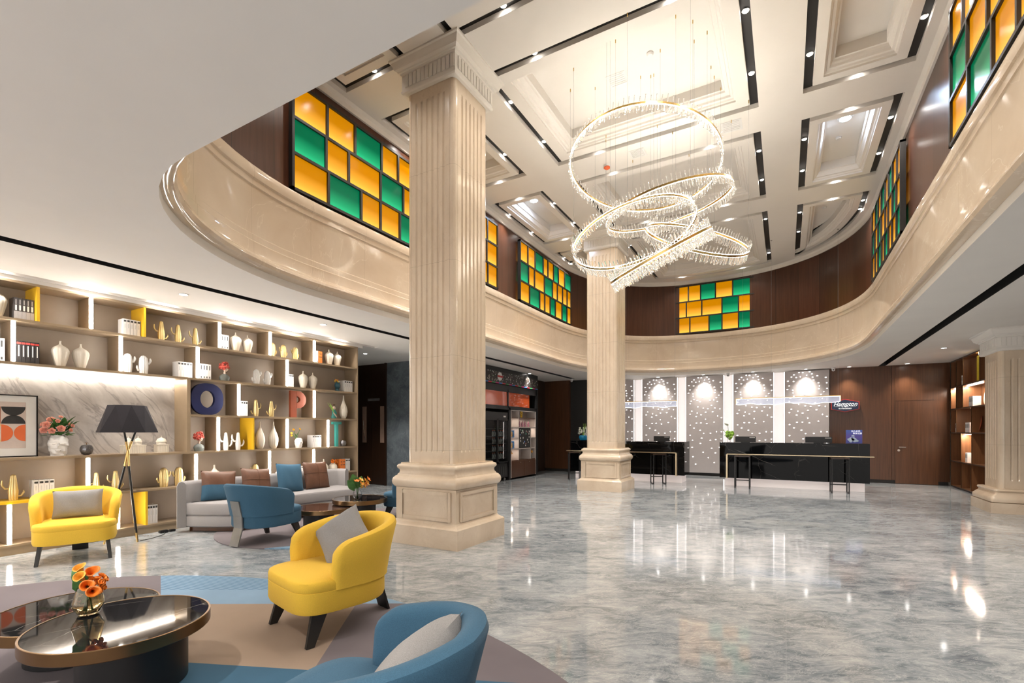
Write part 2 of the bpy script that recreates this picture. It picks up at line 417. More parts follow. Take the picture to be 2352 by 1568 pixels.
# upper ceiling with coffers
FARC = [p for p in offp(.19)]
def far_y(x, off=.19):
    best = None
    Q = offp(off)
    for i in range(len(Q)):
        a, b = Q[i], Q[(i + 1) % len(Q)]
        if a[1] > 9 and b[1] > 9 and min(a[0], b[0]) <= x <= max(a[0], b[0]) and a[0] != b[0]:
            y = a[1] + (b[1] - a[1]) * (x - a[0]) / (b[0] - a[0])
            best = y if best is None else max(best, y)
    return best
colx = {'left': (-5.12, -3.99), 'centre': (-3.38, -.33), 'right': (.20, 1.385)}
rowy = {'nearest': (2.1, 4.53), 'second': (5.17, 7.57), 'third': (8.20, 10.58), 'farthest': (11.23, None)}
coffers = []
for cn, (x0, x1) in colx.items():
    for rn, (y0, y1) in rowy.items():
        if rn == 'nearest': y0 = 2.6
        if y1 is not None: poly = rect(x0, x1, y0, y1)
        elif cn == 'centre':
            poly = [(x0, y0), (x1, y0)] + [(x1 + (x0 - x1) * k / 8, far_y(x1 + (x0 - x1) * k / 8) - .25) for k in range(9)]
        else:
            xs = [x0 + (x1 - x0) * k / 12 for k in range(13)]
            if cn == 'right':
                poly = [(x0, y0), (x1, y0)] + [(x, max(y0 + .3, far_y(min(x, XR - .22)))) for x in [x1 - (x1 - x0) * (k / 12) ** 1.6 for k in range(13)]]
            else:
                poly = [(x0, y0), (x1, y0)] + [(x, max(y0 + .3, far_y(max(x, XL + .22)))) for x in [x1 + (x0 - x1) * (1 - (1 - k / 12) ** 1.6) for k in range(13)]]
        coffers.append((cn, rn, poly))
uc = link('ceiling', flat_with_holes(offp(-.01), [c[2] for c in coffers], ZU, 'ceiling', 'white')); struct(uc)
def ring3(poly, z): return [(x, y, z) for x, y in poly]
SW = .105; DS = .065
for ci, (cn, rn, poly) in enumerate(coffers):
    big = cn == 'centre'
    pin = inset(poly, SW); a1 = .27 if big else .22; a2 = .42 if big else .335
    b = MB()
    b.rings([ring3(poly, ZU), ring3(poly, ZU + DS)], cap=False, mi=0)                         # outer slot wall
    b.rings([ring3(pin, ZU), ring3(pin, ZU + DS)], cap=False, mi=0)                           # inner slot wall
    b.rings([ring3(poly, ZU + DS), ring3(pin, ZU + DS)], cap=False, mi=1)                    # black top
    prof = [(SW, 0), (a1, 0), (a1, .025), (a1 + .02, .03), (a1 + .03, .05), (a1 + .06, .055), (a1 + .07, .08), (a2 - .03, .10), (a2 - .02, .125), (a2, .13), (a2, .27)]
    b.rings([ring3(inset(poly, o), ZU + z) for o, z in prof], cap=False, mi=0)
    top = inset(poly, a2); o = len(b.v); b.v += ring3(top, ZU + .27); b.f.append(tuple(range(o, o + len(top)))); b.m.append(0)
    # long sides of the slots (running away from the camera) are lined in black
    struct(b.build('trim_%d' % (10 + ci), ['white', 'black']))
# slot spotlights
lp = thing('slot_spotlight', '', 'spotlight')
MB().lathe([(.034, 0), (.040, .004), (.040, .010), (.03, .012)], seg=16).build('housing', 'chrome', lp, True)
MB().lathe([(.001, -.002), (.030, -.002), (.030, .002), (.001, .002)], seg=16).build('lens', 'lens', lp)
GL = 'round spotlights in the slots of the upper ceiling'
def slot_lamp(x, y, z, label, group=GL, w=14, ang=128):
    o = place(lp, label, (x, y, z), group=group)
    s = spot((x, y, z - .006), (x, y, 0), w, ang, 1.0, NEUT, .02, parent=o)
    return o
for cn, rn, poly in coffers:
    x0, x1 = colx[cn]; y0 = poly[0][1]; y1 = rowy[rn][1]
    q = SW / 2
    if rn == 'nearest':
        ys = [3.6]
    elif y1: ys = [y0 + .28 * (y1 - y0), y0 + .72 * (y1 - y0)]
    else: ys = [y0 + .55, 14.05 if cn == 'centre' else 12.9]
    nm = ['nearer', 'farther']
    for i, y in enumerate(ys):
        for sd, x in (('left', x0 + q), ('right', x1 - q)):
            if y1 is None and cn != 'centre' and i == 1 and ((sd == 'left') == (cn == 'left')):
                y = 12.2
            slot_lamp(x, y, ZU + .052, f'{nm[i]} spotlight in the {sd} long slot of the {rn} {cn} ceiling coffer')
    xs = [x0 + .24 * (x1 - x0), x0 + .76 * (x1 - x0)] if cn == 'centre' else [(x0 + x1) / 2]
    for i, x in enumerate(xs):
        e = (['left', 'right'][i] + ' ') if cn == 'centre' else ''
        if rn != 'nearest': slot_lamp(x, y0 + q, ZU + .052, f'{e}spotlight in the near short slot of the {rn} {cn} ceiling coffer')
        if y1: slot_lamp(x, y1 - q, ZU + .052, f'{e}spotlight in the far short slot of the {rn} {cn} ceiling coffer')
        elif cn == 'centre': slot_lamp(x, far_y(x) - .25 - q * 1.3, ZU + .052, f'{e}spotlight in the curved far slot of the farthest centre ceiling coffer')
# cove glow in the two tray coffers that hold a cool lamp, plus warm centre tray lamps
for cn, lab in (('left', 'bright cool downlight in the left ceiling tray'), ('right', 'bright cool downlight in the right ceiling tray')):
    x0, x1 = colx[cn]; x = (x0 + x1) / 2; y = 8.95
    o = thing('tray_downlight', lab, 'downlight', (x, y, ZU + .262))
    MB().lathe([(.09, -.008), (.10, 0), (.10, .008)], seg=24).build('rim', 'whitep', o, True)
    MB().lathe([(.001, -.012), (.075, -.012), (.075, -.004), (.001, -.004)], seg=24).build('lens', emis('cool_lens_' + cn, (.7, .82, 1), 30), o)
    l = area((x, y, ZU + .245), .14, .14, 6, (.55, .72, 1.0), parent=o)
# ------------------------------------------------------------------ lower walls
def wallbox(name, x0, x1, y0, y1, z0, z1, mat):
    return struct(MB().box(x0, x1, y0, y1, z0, z1).build(name, mat))
wallbox('wall_left', -7.80, -7.70, -3, 6.78, 0, ZL, 'champ_back')
wallbox('wall_corridor', -9.9, -9.8, 6.0, 9.1, 0, ZL, 'wood_dark')
wallbox('wall_back', -9.8, -7.7, 6.60, 6.78, 0, ZL, 'slate')
wallbox('wall_lift', -8.64, -7.20, 8.92, 9.2, 0, ZL, 'slate')
wallbox('wall_kiosk', -7.3, -7.2, 8.9, 15.0, 0, ZL, 'wood_dark')
wallbox('wall_veneer', -7.3, -6.30, 14.98, 15.15, .09, ZL, 'wood')
wallbox('baseboard_veneer', -7.3, -6.30, 15.0, 15.15, 0, .09, 'black')
wallbox('wall_dark', -6.34, -5.38, 15.1, 15.25, 0, ZL, 'black')
wallbox('wall_far', -6.4, 4.2, 15.84, 16.0, 0, ZL, 'plaster')
wallbox('wall_right', 3.98, 4.2, -3, 16.0, 0, ZL, 'wood')
b = MB()
xs = [1.04, 2.38, 3.53]
for i in range(len(xs) - 1): b.box(xs[i], xs[i + 1] - .006, 15.70, 15.84, .09, ZL)
struct(b.build('wall_far_veneer', 'wood'))
wallbox('wall_door_back', -9.9, -8.6, 9.01, 9.15, -.02, ZL, 'black')  # unseen box added behind the doors to stop light leaking under them
wallbox('baseboard_far', -5.4, 3.5, 15.72, 15.84, 0, .09, 'black')
# ------------------------------------------------------------------ doors
d = thing('door_1', None, None, (0, 0, 0))
d['kind'] = 'structure'
MB().box(-9.70, -9.17, 8.93, 8.97, .01, 2.2).box(-9.165, -8.70, 8.93, 8.97, .01, 2.2).build('door_leaf', 'wood_dark', d)
MB().box(-9.74, -8.68, 8.955, 9.0, 2.2, ZL).box(-9.8, -9.74, 8.9, 9.0, 0, ZL).box(-8.69, -8.64, 8.88, 9.0, 0, ZL).build('door_surround', 'wood_dark', d)
for x in (-9.42, -8.80):
    MB().box(x - .065, x + .065, 8.915, 8.935, 1.06, 1.98).build('vision_pane', simple('frosted_pane', (.30, .20, .15), .2), d)
MB().box(-9.28, -8.9, 8.90, 8.93, 2.12, 2.18).build('door_closer', 'steel', d)
hb = MB().tube([(-9.44, 8.90, 1.62), (-9.42, 8.885, 1.5), (-9.39, 8.885, 1.3), (-9.35, 8.90, 1.12)], .008); hb.build('pull_handle', 'chrome', d)
d2 = thing('door_2', None, None); d2['kind'] = 'structure'
MB().box(2.45, 3.30, 15.685, 15.70, .01, 2.12).box(2.45, 3.30, 15.69, 15.70, 2.135, 3.03).build('door_leaf', 'wood', d2)
MB().cyl(2.53, 0, 0, 0, .03).v
b = MB(); b.tube([(2.52, 15.685, .94), (2.52, 15.64, .94), (2.66, 15.64, .94)], .011); b.build('lever_handle', 'chrome', d2, True)
b = MB(); b.lathe([(.028, 0), (.028, .012)], seg=16); b.xform(Matrix.Translation((2.52, 15.685, .86)) @ Matrix.Rotation(PI / 2, 4, 'X')); b.build('lock_escutcheon', 'chrome', d2)
# ------------------------------------------------------------------ columns
def square(h, r=0, seg=5):
    if r == 0: return [(-h, -h), (h, -h), (h, h), (-h, h)]
    P = []
    for cx, cyy, a0 in ((h - r, -h + r, -PI / 2), (h - r, h - r, 0), (-h + r, h - r, PI / 2), (-h + r, -h + r, PI)):
        for k in range(seg + 1): P.append((cx + r * math.cos(a0 + PI / 2 * k / seg), cyy + r * math.sin(a0 + PI / 2 * k / seg)))
    return P
def fluted(h, r, nf, pitch, gw, gd, g):
    """cross-section of the shaft; g scales groove depth"""
    base = []
    side = [(-h + r, 0)]
    c0 = -(nf - 1) / 2 * pitch
    side = [(-h + r, 0), (-h + r + .003, -.004), (-h + r + .006, 0)]
    for k in range(nf):
        c = c0 + k * pitch
        side += [(c - gw / 2, 0), (c - gw / 4, -gd * .8 * g), (c, -gd * g), (c + gw / 4, -gd * .8 * g), (c + gw / 2, 0)]
    side += [(h - r - .006, 0), (h - r - .003, -.004), (h - r, 0)]
    P = []
    for q in range(4):
        ca, sa = math.cos(q * PI / 2), math.sin(q * PI / 2)
        loc = [(x, -h - dd) for x, dd in side]
        for k in range(1, 5):
            t = -PI / 2 + PI / 2 * k / 5; loc.append((h - r + r * math.cos(t), -h + r + r * math.sin(t)))
        P += [(x * ca - y * sa, x * sa + y * ca) for x, y in loc]
    return P
def column(loc, label, ztop, pedestal=True, h=.36, zc0=None, crown=.52, sx=1):
    o = thing('column', label, 'column', loc, group='fluted cream marble columns')
    zc0 = zc0 or ztop - .40
    b = MB()
    if pedestal:
        prof = [(.52, 0), (.52, .225), (.505, .24), (.465, .265), (.452, .285), (.452, .67), (.465, .675)]
        b.rings([ring3(square(q), z) for q, z in prof[:4]] + [ring3(square(q), z) for q, z in prof[4:]])
        b.build('pedestal', 'cream', o)
        # recessed panels on the pedestal faces
        for q in range(4):
            p = MB(); m = Matrix.Rotation(q * PI / 2, 4, 'Z')
            w, z0, z1, e = .34, .345, .60, .045
            for (x0, x1, a, c) in ((-w, w, z0 - e, z0), (-w, w, z1, z1 + e), (-w - e, -w, z0 - e, z1 + e), (w, w + e, z0 - e, z1 + e)):
                p.box(x0, x1, -.4535 - .012, -.45, a, c)
            p.xform(m); p.build('panel_moulding', 'cream', o, bevel=.005)
        z0 = .675
        t = [(.462, z0), (.480, z0 + .012), (.495, z0 + .04), (.498, z0 + .07), (.490, z0 + .105), (.470, z0 + .13), (.452, z0 + .14), (.448, z0 + .155), (.436, z0 + .165), (.430, z0 + .19), (.434, z0 + .21), (.446, z0 + .222), (.455, z0 + .235), (.455, z0 + .252), (.445, z0 + .27), (.43, z0 + .275), (.42, z0 + .28), (.42, z0 + .292), (.35, z0 + .292)]
        zs = .965
    else:
        b.rings([ring3(square(.50), 0), ring3(square(.50), .17)]); b.build('plinth', 'cream', o)
        z0 = .17
        t = [(.462, z0), (.485, z0 + .012), (.492, z0 + .05), (.485, z0 + .085), (.46, z0 + .11), (.445, z0 + .13), (.43, z0 + .14), (.42, z0 + .17), (.435, z0 + .185), (.44, z0 + .2), (.43, z0 + .22), (.40, z0 + .225), (.35, z0 + .225)]
        zs = z0 + .225
    MB().rings([ring3(square(q, .03, 4), z) for q, z in t]).build('base_moulding', 'cream', o, True)
    zf0, zf1 = zs + .13, zc0 - .13
    b = MB(); R = []
    for z, g in ((zs - .02, 0), (zf0, 0), (zf0 + .025, .8), (zf0 + .05, 1), (zf1 - .05, 1), (zf1 - .025, .8), (zf1, 0), (zc0 + .01, 0)):
        R.append(ring3(fluted(h, .065, 6, .082, .038, .017, g), z))
    b.rings(R); b.build('shaft', 'cream_col', o)
    # white plaster capital with a reeded frieze
    zc = zc0
    b = MB()
    e = ztop - zc0
    R = [(.36, 0), (.395, .005), (.41, .02), (.41, .045), (.402, .05), (.402, .60 * e), (.415, .62 * e), (.42, .66 * e), (.44, .67 * e), (.445, .70 * e), (.47, .74 * e), (.475, .78 * e), (crown - .02, .93 * e), (crown, .95 * e), (crown, e + .005)]
    b.rings([ring3(square(q), zc + z) for q, z in R])
    b.build('capital', 'plaster', o)
    for q in range(4):
        p = MB()
        for k in range(12):
            c = -.345 + k * .0627
            p.box(c, c + .047, -.4145, -.40, zc + .075, zc + .58 * e)
        p.xform(Matrix.Rotation(q * PI / 2, 4, 'Z')); p.build('reeded_frieze', 'plaster', o)
    return o
column((-3.72, 4.92, 0), 'nearest fluted cream marble column, beside the yellow armchair', ZU, zc0=5.49)
column((-3.66, 10.93, 0), 'middle distance fluted marble column, in front of the left reception counter', ZU, zc0=5.49)
column((3.44, 11.32, 0), 'partly cropped cream column at the right edge, beside the wooden shelves', ZL, pedestal=False, zc0=2.68)
# ------------------------------------------------------------------ stained glass screens
def glass_screen(label, origin, rz, width, z0, z1, rows, parentname='glass_screen', seed=1, light=True, bw=.035, rows_h=None, dep=.10):
    """origin: bottom left corner seen from the hall, local +x to the right, -y into the hall"""
    o = thing(parentname, label, 'stained glass', (origin[0], origin[1], z0), rz, group='green and amber glass screens')
    H = z1 - z0; n = len(rows); rh = (H - bw) / n
    b = MB()
    b.box(0, width, -dep * .4, dep * .3, 0, bw); b.box(0, width, -dep * .4, dep * .3, H - bw, H)
    b.box(0, bw, -dep * .4, dep * .3, 0, H); b.box(width - bw, width, -dep * .4, dep * .3, 0, H)
    for r, cells in enumerate(rows):      # top row first
        zt = H - bw - r * rh; zb = zt - rh + bw
        if r: b.box(bw, width - bw, -dep * .4, dep * .3, zt, zt + bw)
        tot = sum(abs(c) for c in cells); x = bw; usable = width - bw
        for i, c in enumerate(cells):
            w = usable * abs(c) / tot - bw
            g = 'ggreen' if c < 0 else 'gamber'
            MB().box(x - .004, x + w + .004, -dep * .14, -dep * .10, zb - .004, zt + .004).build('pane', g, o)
            x += w + bw
            if i < len(cells) - 1: b.box(x - bw, x, -dep * .4, dep * .3, zb, zt)
    b.build('mullion_frame', 'blackw', o)
    return o
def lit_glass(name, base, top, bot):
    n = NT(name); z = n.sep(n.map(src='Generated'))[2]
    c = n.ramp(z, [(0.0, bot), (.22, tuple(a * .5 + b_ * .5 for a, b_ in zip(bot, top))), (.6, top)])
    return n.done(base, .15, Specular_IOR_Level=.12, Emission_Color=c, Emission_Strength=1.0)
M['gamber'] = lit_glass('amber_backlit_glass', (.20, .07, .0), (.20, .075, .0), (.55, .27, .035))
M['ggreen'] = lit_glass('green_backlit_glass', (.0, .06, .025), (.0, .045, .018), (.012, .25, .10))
RW = [[1.3, 1.2, -1.3, .9, 1.0, -1.1, 1.2, 1.1, -1.0, 1.2, 1.0],
      [-1.3, 1.0, 1.6, -1.3, 1.0, 1.0, -1.1, 1.3, 1.0, 1.1, 1.1],
      [1.4, -1.5, 1.0, 1.1, -1.0, 1.2, 1.3, -1.2, 1.0, 1.1, 1.0]]
RL = [[1.1, 1.1, -1.3, .8, 1.0, -.9, 1.2, -1.3], [-1.2, .9, 1.6, -1.4, .9, 1.0, .9, .8], [1.3, -1.5, .8, .9, -.9, 1.2, -.95, .8]]
RF = [[1.15, 1.05, -1.25, 1.4, -1.85], [.95, 1.3, 1.65, -1.3, 1.35], [1.25, 1.6, -1.05, 1.3, -1.35]]
RR = [[1.2, -1, 1.1, -1.2, 1, -1.1, 1.1, .9], [-1, 1.2, -1.1, 1.3, .9, 1.2, -1, 1.1], [1.1, 1.0, -1.2, .9, -1.1, 1, 1.1, -1]]
glass_screen('nearest green and amber glass screen above the marble band on the left', (XL + .06, 3.76), PI / 2, 4.8, 4.28, 5.62, RW)
glass_screen('green and amber glass screen on the left wall between the two tall columns', (XL + .06, 9.51), PI / 2, 2.98, 4.28, 5.66, RL)
glass_screen('green and amber glass screen on the curved far wall over the reception', (-2.95, 15.30), 0, 2.24, 4.29, 5.74, RF)
glass_screen('nearest green and amber glass screen on the right wall at the top corner', (XR - .06, 6.60), -PI / 2, 4.2, 4.28, 5.70, [r[::1] for r in [[.8, 1.2, -1.2, 1.5, -1.6, 1, 1.1], [-1, 1, 1.5, -1.2, 1.1, 1, 1.1], [1, -1.1, .9, 1.4, -1.1, 1, 1]]])
glass_screen('farther green and amber glass screen on the right wall', (XR - .06, 11.80), -PI / 2, 2.75, 4.28, 5.66, RR)
# ------------------------------------------------------------------ chandelier rings
rod = MB(); rod.lathe([(.006, -.050), (.0085, -.045), (.0085, .045), (.006, .050)], seg=6); ROD = rod.mesh('crystal_rod', 'crystal', True)
GC = 'crystal ring chandeliers hanging in the hall'
def ringpts(C, n, R, seg):
    n = Vector((n[0], n[1], 1)).normalized(); U = Vector((0, 1, 0)).cross(n).normalized(); V = n.cross(U)
    return [Vector(C) + (U * math.cos(2 * PI * k / seg) + V * math.sin(2 * PI * k / seg)) * R for k in range(seg)], n, U, V
def ring_chandelier(C, nn, R, label, wires, seed, lum=1.0):
    rnd = random.Random(seed)
    o = thing('ring_chandelier', label, 'chandelier', C, group=GC)
    P, n, U, V = ringpts((0, 0, 0), nn, R, 96)
    b = MB(); Rg = []
    for p in P:
        r = p.normalized()
        Rg.append([p + r * a + n * c for a, c in ((-.006, -.015), (.008, -.015), (.008, .015), (-.006, .015))])
    Rg.append(Rg[0]); b.rings(Rg, cap=False); b.build('brass_ring', 'brass', o)
    for sgn in (-1, 1):
        b = MB(); Rg = []
        for p in P:
            r = p.normalized()
            Rg.append([p + r * a + n * sgn * c for a, c in ((-.004, .0151), (.006, .0151), (.005, .0195 if sgn < 0 else .016), (-.004, .0195 if sgn < 0 else .016))])
        Rg.append(Rg[0]); b.rings(Rg, cap=False); b.build('led_band', 'ledring' if sgn < 0 else 'leduplight', o)
    NR = 98
    for k in range(NR):
        t = 2 * PI * (k + rnd.uniform(-.2, .2)) / NR
        d = U * math.cos(t) + V * math.sin(t)
        q = link('crystal_rod', ROD, o); q.location = d * R - n * rnd.uniform(.060, .080)
        q.rotation_euler = (n + d * rnd.uniform(-.2, .2)).to_track_quat('Z', 'Y').to_euler(); q.scale = (1, 1, rnd.uniform(.7, 1.15))
    b = MB()
    for k in range(NR):
        t = 2 * PI * (k + .5) / NR; d = U * math.cos(t) + V * math.sin(t); p0 = d * R + n * .02 + d * 0
        b.tube([p0, p0 + n * rnd.uniform(.06, .10) + d * rnd.uniform(-.01, .01)], .007, 5)
        b.tube([d * R - n * .022 + d * rnd.uniform(-.006, .006), d * (R + rnd.uniform(-.015, .015)) - n * rnd.uniform(.09, .13)], .0075, 5)
    tag(b.build('crystal_fringe', 'crystal', o), kind='stuff')
    for k in range(wires):
        t = 2 * PI * (k + .3) / wires; d = (U * math.cos(t) + V * math.sin(t)) * R
        ztop = ZU + (.27 if (-2.9 < C[0] + d.x < -.8 and (5.6 < C[1] + d.y < 7.1)) else 0) - C[2]
        MB().tube([d + Vector((0, 0, .01)), Vector((d.x, d.y, ztop - .01))], .0011, 4).build('suspension_wire', 'steel', o)
        MB().tube([(d.x, d.y, ztop - .04), (d.x, d.y, ztop)], .006, 6).build('ceiling_hook', 'brass', o)
    return o
M['ledring'] = emis('chandelier_led', (1, .88, .70), 24); M['leduplight'] = emis('chandelier_uplight', (1, .93, .82), 42)
ring_chandelier((-1.688, 6.597, 4.981), (.039, .218), .993, 'largest and highest crystal ring chandelier, nearly level', 6, 1)
ring_chandelier((-1.542, 7.415, 4.712), (-.159, -.161), .913, 'crystal ring chandelier behind the others, its right edge past the largest ring', 6, 2)
ring_chandelier((-1.71, 6.106, 3.91), (-.061, -1.24), .782, 'steeply tilted crystal ring chandelier low on the left of the cluster', 6, 3)
ring_chandelier((-1.262, 5.64, 3.35), (-.398, -.397), .596, 'lowest crystal ring chandelier, seen edge on in front', 5, 4)
ring_chandelier((-1.082, 7.116, 4.03), (.518, -.569), .709, 'tilted crystal ring chandelier reaching farthest right in the cluster', 5, 5)
# ceiling fittings
o = thing('smoke_detector', 'orange smoke detector on the ceiling seen inside the large ring', 'smoke detector', (-2.65, 7.95, ZU))
MB().lathe([(.055, 0), (.055, -.02), (.045, -.035)], seg=20).build('base', 'whitep', o, True)
MB().lathe([(.05, -.034), (.055, -.05), (.03, -.07), (.002, -.072)], seg=20).build('sensor_cap', 'redp', o, True)
def vent(x, y, z, label, s=.16):
    o = thing('ceiling_vent', label, 'vent', (x, y, z), group='square ceiling vents')
    MB().box(-s, s, -s, s, -.006, .0).build('frame', 'whitep', o)
    b = MB()
    for k in range(6): b.box(-s * .8, s * .8, -s * .8 + k * s * .29, -s * .8 + k * s * .29 + .012, -.012, -.006)
    b.build('slats', 'whitep', o)
vent(-2.0, 6.45, ZU + .27, 'square ceiling vent in the large tray above the highest chandelier ring', .13)
vent(-.70, 7.85, ZU, 'square ceiling vent on the beam right of the chandeliers', .14)
vent(-2.1, 7.86, ZU, 'square ceiling vent on the beam beside the orange smoke detector', .12)
for x, y, z, lab in ((-1.5, 6.2, ZU + .27, 'small round white sensor beside the tray vent'), (.75, 9.5, ZU + .27, 'small round sensor in the right hand third ceiling tray'), (.78, 11.6, ZU + .27, 'nearer small sensor in the curved right ceiling tray'), (.72, 12.3, ZU + .27, 'farther small sensor in the curved right ceiling tray')):
    o = tag(MB().lathe([(.045, 0), (.045, -.015), (.03, -.03), (.002, -.031)], seg=16).build('ceiling_sensor', 'whitep', smooth=True, loc=(x, y, z)), lab, 'sensor')
# lower ceiling downlights, some of them added as fill
dl = thing('downlight', '', 'downlight')
MB().lathe([(.055, 0), (.055, -.008), (.045, -.010), (.040, -.002)], seg=20).build('trim_ring', 'whitep', dl, True)
MB().lathe([(.001, -.003), (.040, -.003), (.040, 0), (.001, 0)], seg=20).build('lens', 'lens', dl)
def down(x, y, w, label, ang=95, tgt=None, col=NEUT, rad=.05):
    o = place(dl, label, (x, y, ZL), group='round downlights in the lower ceiling')
    spot((x, y, ZL - .015), tgt or (x, y, 0), w, ang, .8, col, rad, parent=o)
down(-6.75, 11.4, 45, 'round downlight in front of the shop kiosk header')
down(-6.55, 12.6, 25, 'small downlight between the kiosk and the veneer wall')
down(-8.0, 7.6, 100, 'small round downlight in the corridor ceiling before the double doors')
for i, (x, y, w) in enumerate(((-5.0, .3, 55), (-2.6, .1, 40), (-.3, .4, 30), (-6.6, 1.0, 45), (-6.5, 3.2, 45), (-6.4, 5.2, 50), (2.9, 3.0, 60), (2.9, 6.0, 60), (2.9, 9.0, 60), (2.8, 12.9, 50))):  # fill lamps added to brighten the lounge and the right side
    down(x, y, w, ['downlight in the near ceiling above the round coffee tables', 'downlight in the near ceiling above the front armchairs', 'downlight in the near ceiling over the viewpoint', 'downlight above the yellow armchair by the shelves', 'downlight above the left end of the grey sofa', 'downlight above the right end of the grey sofa', 'nearest downlight under the right hand soffit', 'second downlight under the right hand soffit', 'third downlight under the right hand soffit', 'farthest downlight under the right hand soffit'][i])
for i, (x, w) in enumerate(((-3.48, 14), (-2.15, 11), (-.82, 4), (.48, 16), (1.45, 6), (2.65, 4))):
    down(x, 15.42, w * 1.1, ['wall washer over the second perforated panel', 'wall washer over the third perforated panel', 'dim wall washer over the fourth perforated panel', 'wall washer over the fifth perforated panel', 'wall washer over the hexagonal sign', 'wall washer over the veneer door'][i], ang=50, tgt=(x, 15.62, 2.45), rad=.02)
# wall wash lamps inside the slot over the bookcase
for i, y in enumerate((1.7, 2.55, 3.35, 4.4, 5.3, 6.3)):
    slot_lamp(-7.235, y, ZL + .17, f'{ORD[i]} spotlight from the left in the ceiling slot over the bookcase', 'spotlights in the slot over the bookcase', w=9, ang=120)
# ------------------------------------------------------------------ large bookcase
XF, XB = -7.33, -7.68
Y0, Y1 = .35, 6.76
BZ = [.10, .57, 1.045, 1.575, 2.095, 2.575, 2.99]
struct(MB().box(-7.36, -7.335, .3, 6.9, 3.0, 3.06).build('trim_50', 'white'))
bc = thing('bookcase', 'wall to wall champagne coloured bookcase with lit dividers and a marble niche', 'bookcase', (0, 0, 0))
T = .014
def board(y0, y1, z, mat='champ', name='shelf_board'): MB().box(XB, XF, y0, y1, z - T, z + T).build(name, mat, bc, bevel=.002)
MB().box(XB - .015, XB, Y0, Y1, 0, 3.0).build('back_panel', 'champ_back', bc)
MB().box(XB, XF - .01, Y0, Y1, 0, .086).build('kick_board', 'champ', bc)
board(Y0, Y1, BZ[0]); board(2.56, Y1, BZ[1]); board(Y0, 2.53, BZ[1], 'yellowp'); board(Y0, Y1, BZ[2]); board(3.70, Y1, BZ[3]); board(Y0, Y1, BZ[4]); board(Y0, Y1, BZ[5]); board(Y0, Y1, BZ[6])
def div(y, r, kind='led', t=.011):
    z0, z1 = BZ[r - 1] + T, BZ[r] - T
    MB().box(XB, XF - .012, y - t, y + t, z0, z1).build('divider', 'yellowp' if kind == 'yellow' else 'champ', bc)
    if kind == 'led': MB().box(XF - .03, XF + .008, y - .0165, y + .0165, z0 + .004, z1 - .004).build('led_strip', 'led', bc, bevel=.006)
    else: MB().box(XF - .03, XF + .001, y - .013, y + .013, z0, z1).build('divider_edge', 'yellowp' if kind == 'yellow' else 'champ', bc)
MB().box(XB, XF, Y1 - .012, Y1 + .016, 0, 3.004).build('end_panel', 'champ', bc)
MB().box(XB, XF, Y0 - .02, Y0, 0, 3.004).build('end_panel', 'champ', bc)
for y in (2.10, 3.14): div(y, 6, 'yellow')
for y in (1.2, 2.58, 4.11, 4.92, 5.77): div(y, 6)
for y in (.9, 1.90, 2.88, 3.80, 5.23): div(y, 5)
MB().box(XB, XF - .001, 3.655, 3.70, BZ[2] + T, BZ[4] - T).build('niche_cheek', 'champ', bc)
for y in (4.40, 5.77): div(y, 4)
for y in (4.09, 5.23, 6.07): div(y, 3)
div(4.63, 3, 'yellow')
for y in (1.1, 2.55, 3.78, 4.91, 5.76): div(y, 2)
for y in (1.87, 2.85, 4.2, 5.3): div(y, 1)
div(3.16, 1, 'yellow')
MB().box(XB, XB + .012, Y0, 3.66, BZ[2] + T, BZ[4] - T).build('marble_back', 'niche', bc)
MB().box(XB + .03, XB + .06, Y0, 3.64, BZ[4] - T - .012, BZ[4] - T).build('niche_light', 'led_soft', bc)
# ------------------------------------------------------------------ shelf objects: prototypes
def proto(name, cat): return thing(name, '', cat)
def vase_rib(name='ribbed_vase'):
    o = proto(name, 'vase')
    pr = [(.040, 0), (.045, .005), (.062, .07), (.078, .135), (.085, .175), (.083, .20), (.070, .226), (.048, .245), (.027, .258), (.014, .270), (.010, .285), (.009, .305), (.012, .312), (.008, .312), (.006, .30)]
    MB().lathe(pr, seg=112, rib=.035, ribn=14).build('body', 'ceramic', o, True); return o
def vase_tall():
    o = proto('teardrop_vase', 'vase')
    pr = [(.032, 0), (.045, .01), (.068, .07), (.079, .14), (.074, .20), (.055, .26), (.034, .31), (.018, .36), (.010, .42), (.009, .455), (.012, .46), (.006, .46)]
    MB().lathe(pr, seg=112, rib=.035, ribn=14).build('body', 'ceramic', o, True); return o
def vase_onion():
    o = proto('onion_vase', 'vase')
    pr = [(.05, 0), (.07, .02), (.085, .07), (.084, .11), (.06, .15), (.028, .18), (.014, .205), (.010, .24), (.012, .25), (.006, .25)]
    MB().lathe(pr, seg=112, rib=.06, ribn=14).build('body', 'ceramic', o, True); return o
def cactus(name, mat, h, r, arms, ribn=10, taper=1):
    o = proto(name, 'cactus ornament')
    pr = [(r * .80, 0), (r * .86, .01), (r * 1.0, h * .35), (r * (.98 if taper == 1 else .75), h * .65), (r * (.85 if taper == 1 else .6), h * .85), (r * .5, h * .96), (r * .12, h)]
    MB().lathe(pr, seg=ribn * 8, rib=.16, ribn=ribn).build('trunk', mat, o, True)
    for (sd, z, out, hh, ra) in arms:
        y = sd
        MB().tube([(0, sd * r * .6, z), (0, sd * (r + out * .5), z + .0), (0, sd * (r + out), z + .03), (0, sd * (r + out * 1.1), z + hh * .6), (0, sd * (r + out * 1.05), z + hh)], [ra * .8, ra, ra, ra, ra * .5], 8).build('arm', mat, o, True)
    return o
P_v, P_t, P_o = vase_rib(), vase_tall(), vase_onion()
P_gt = cactus('tall_cactus_ornament', 'gold', .26, .040, [(-1, .12, .038, .085, .009), (1, .04, .035, .055, .009)], 8, .6)
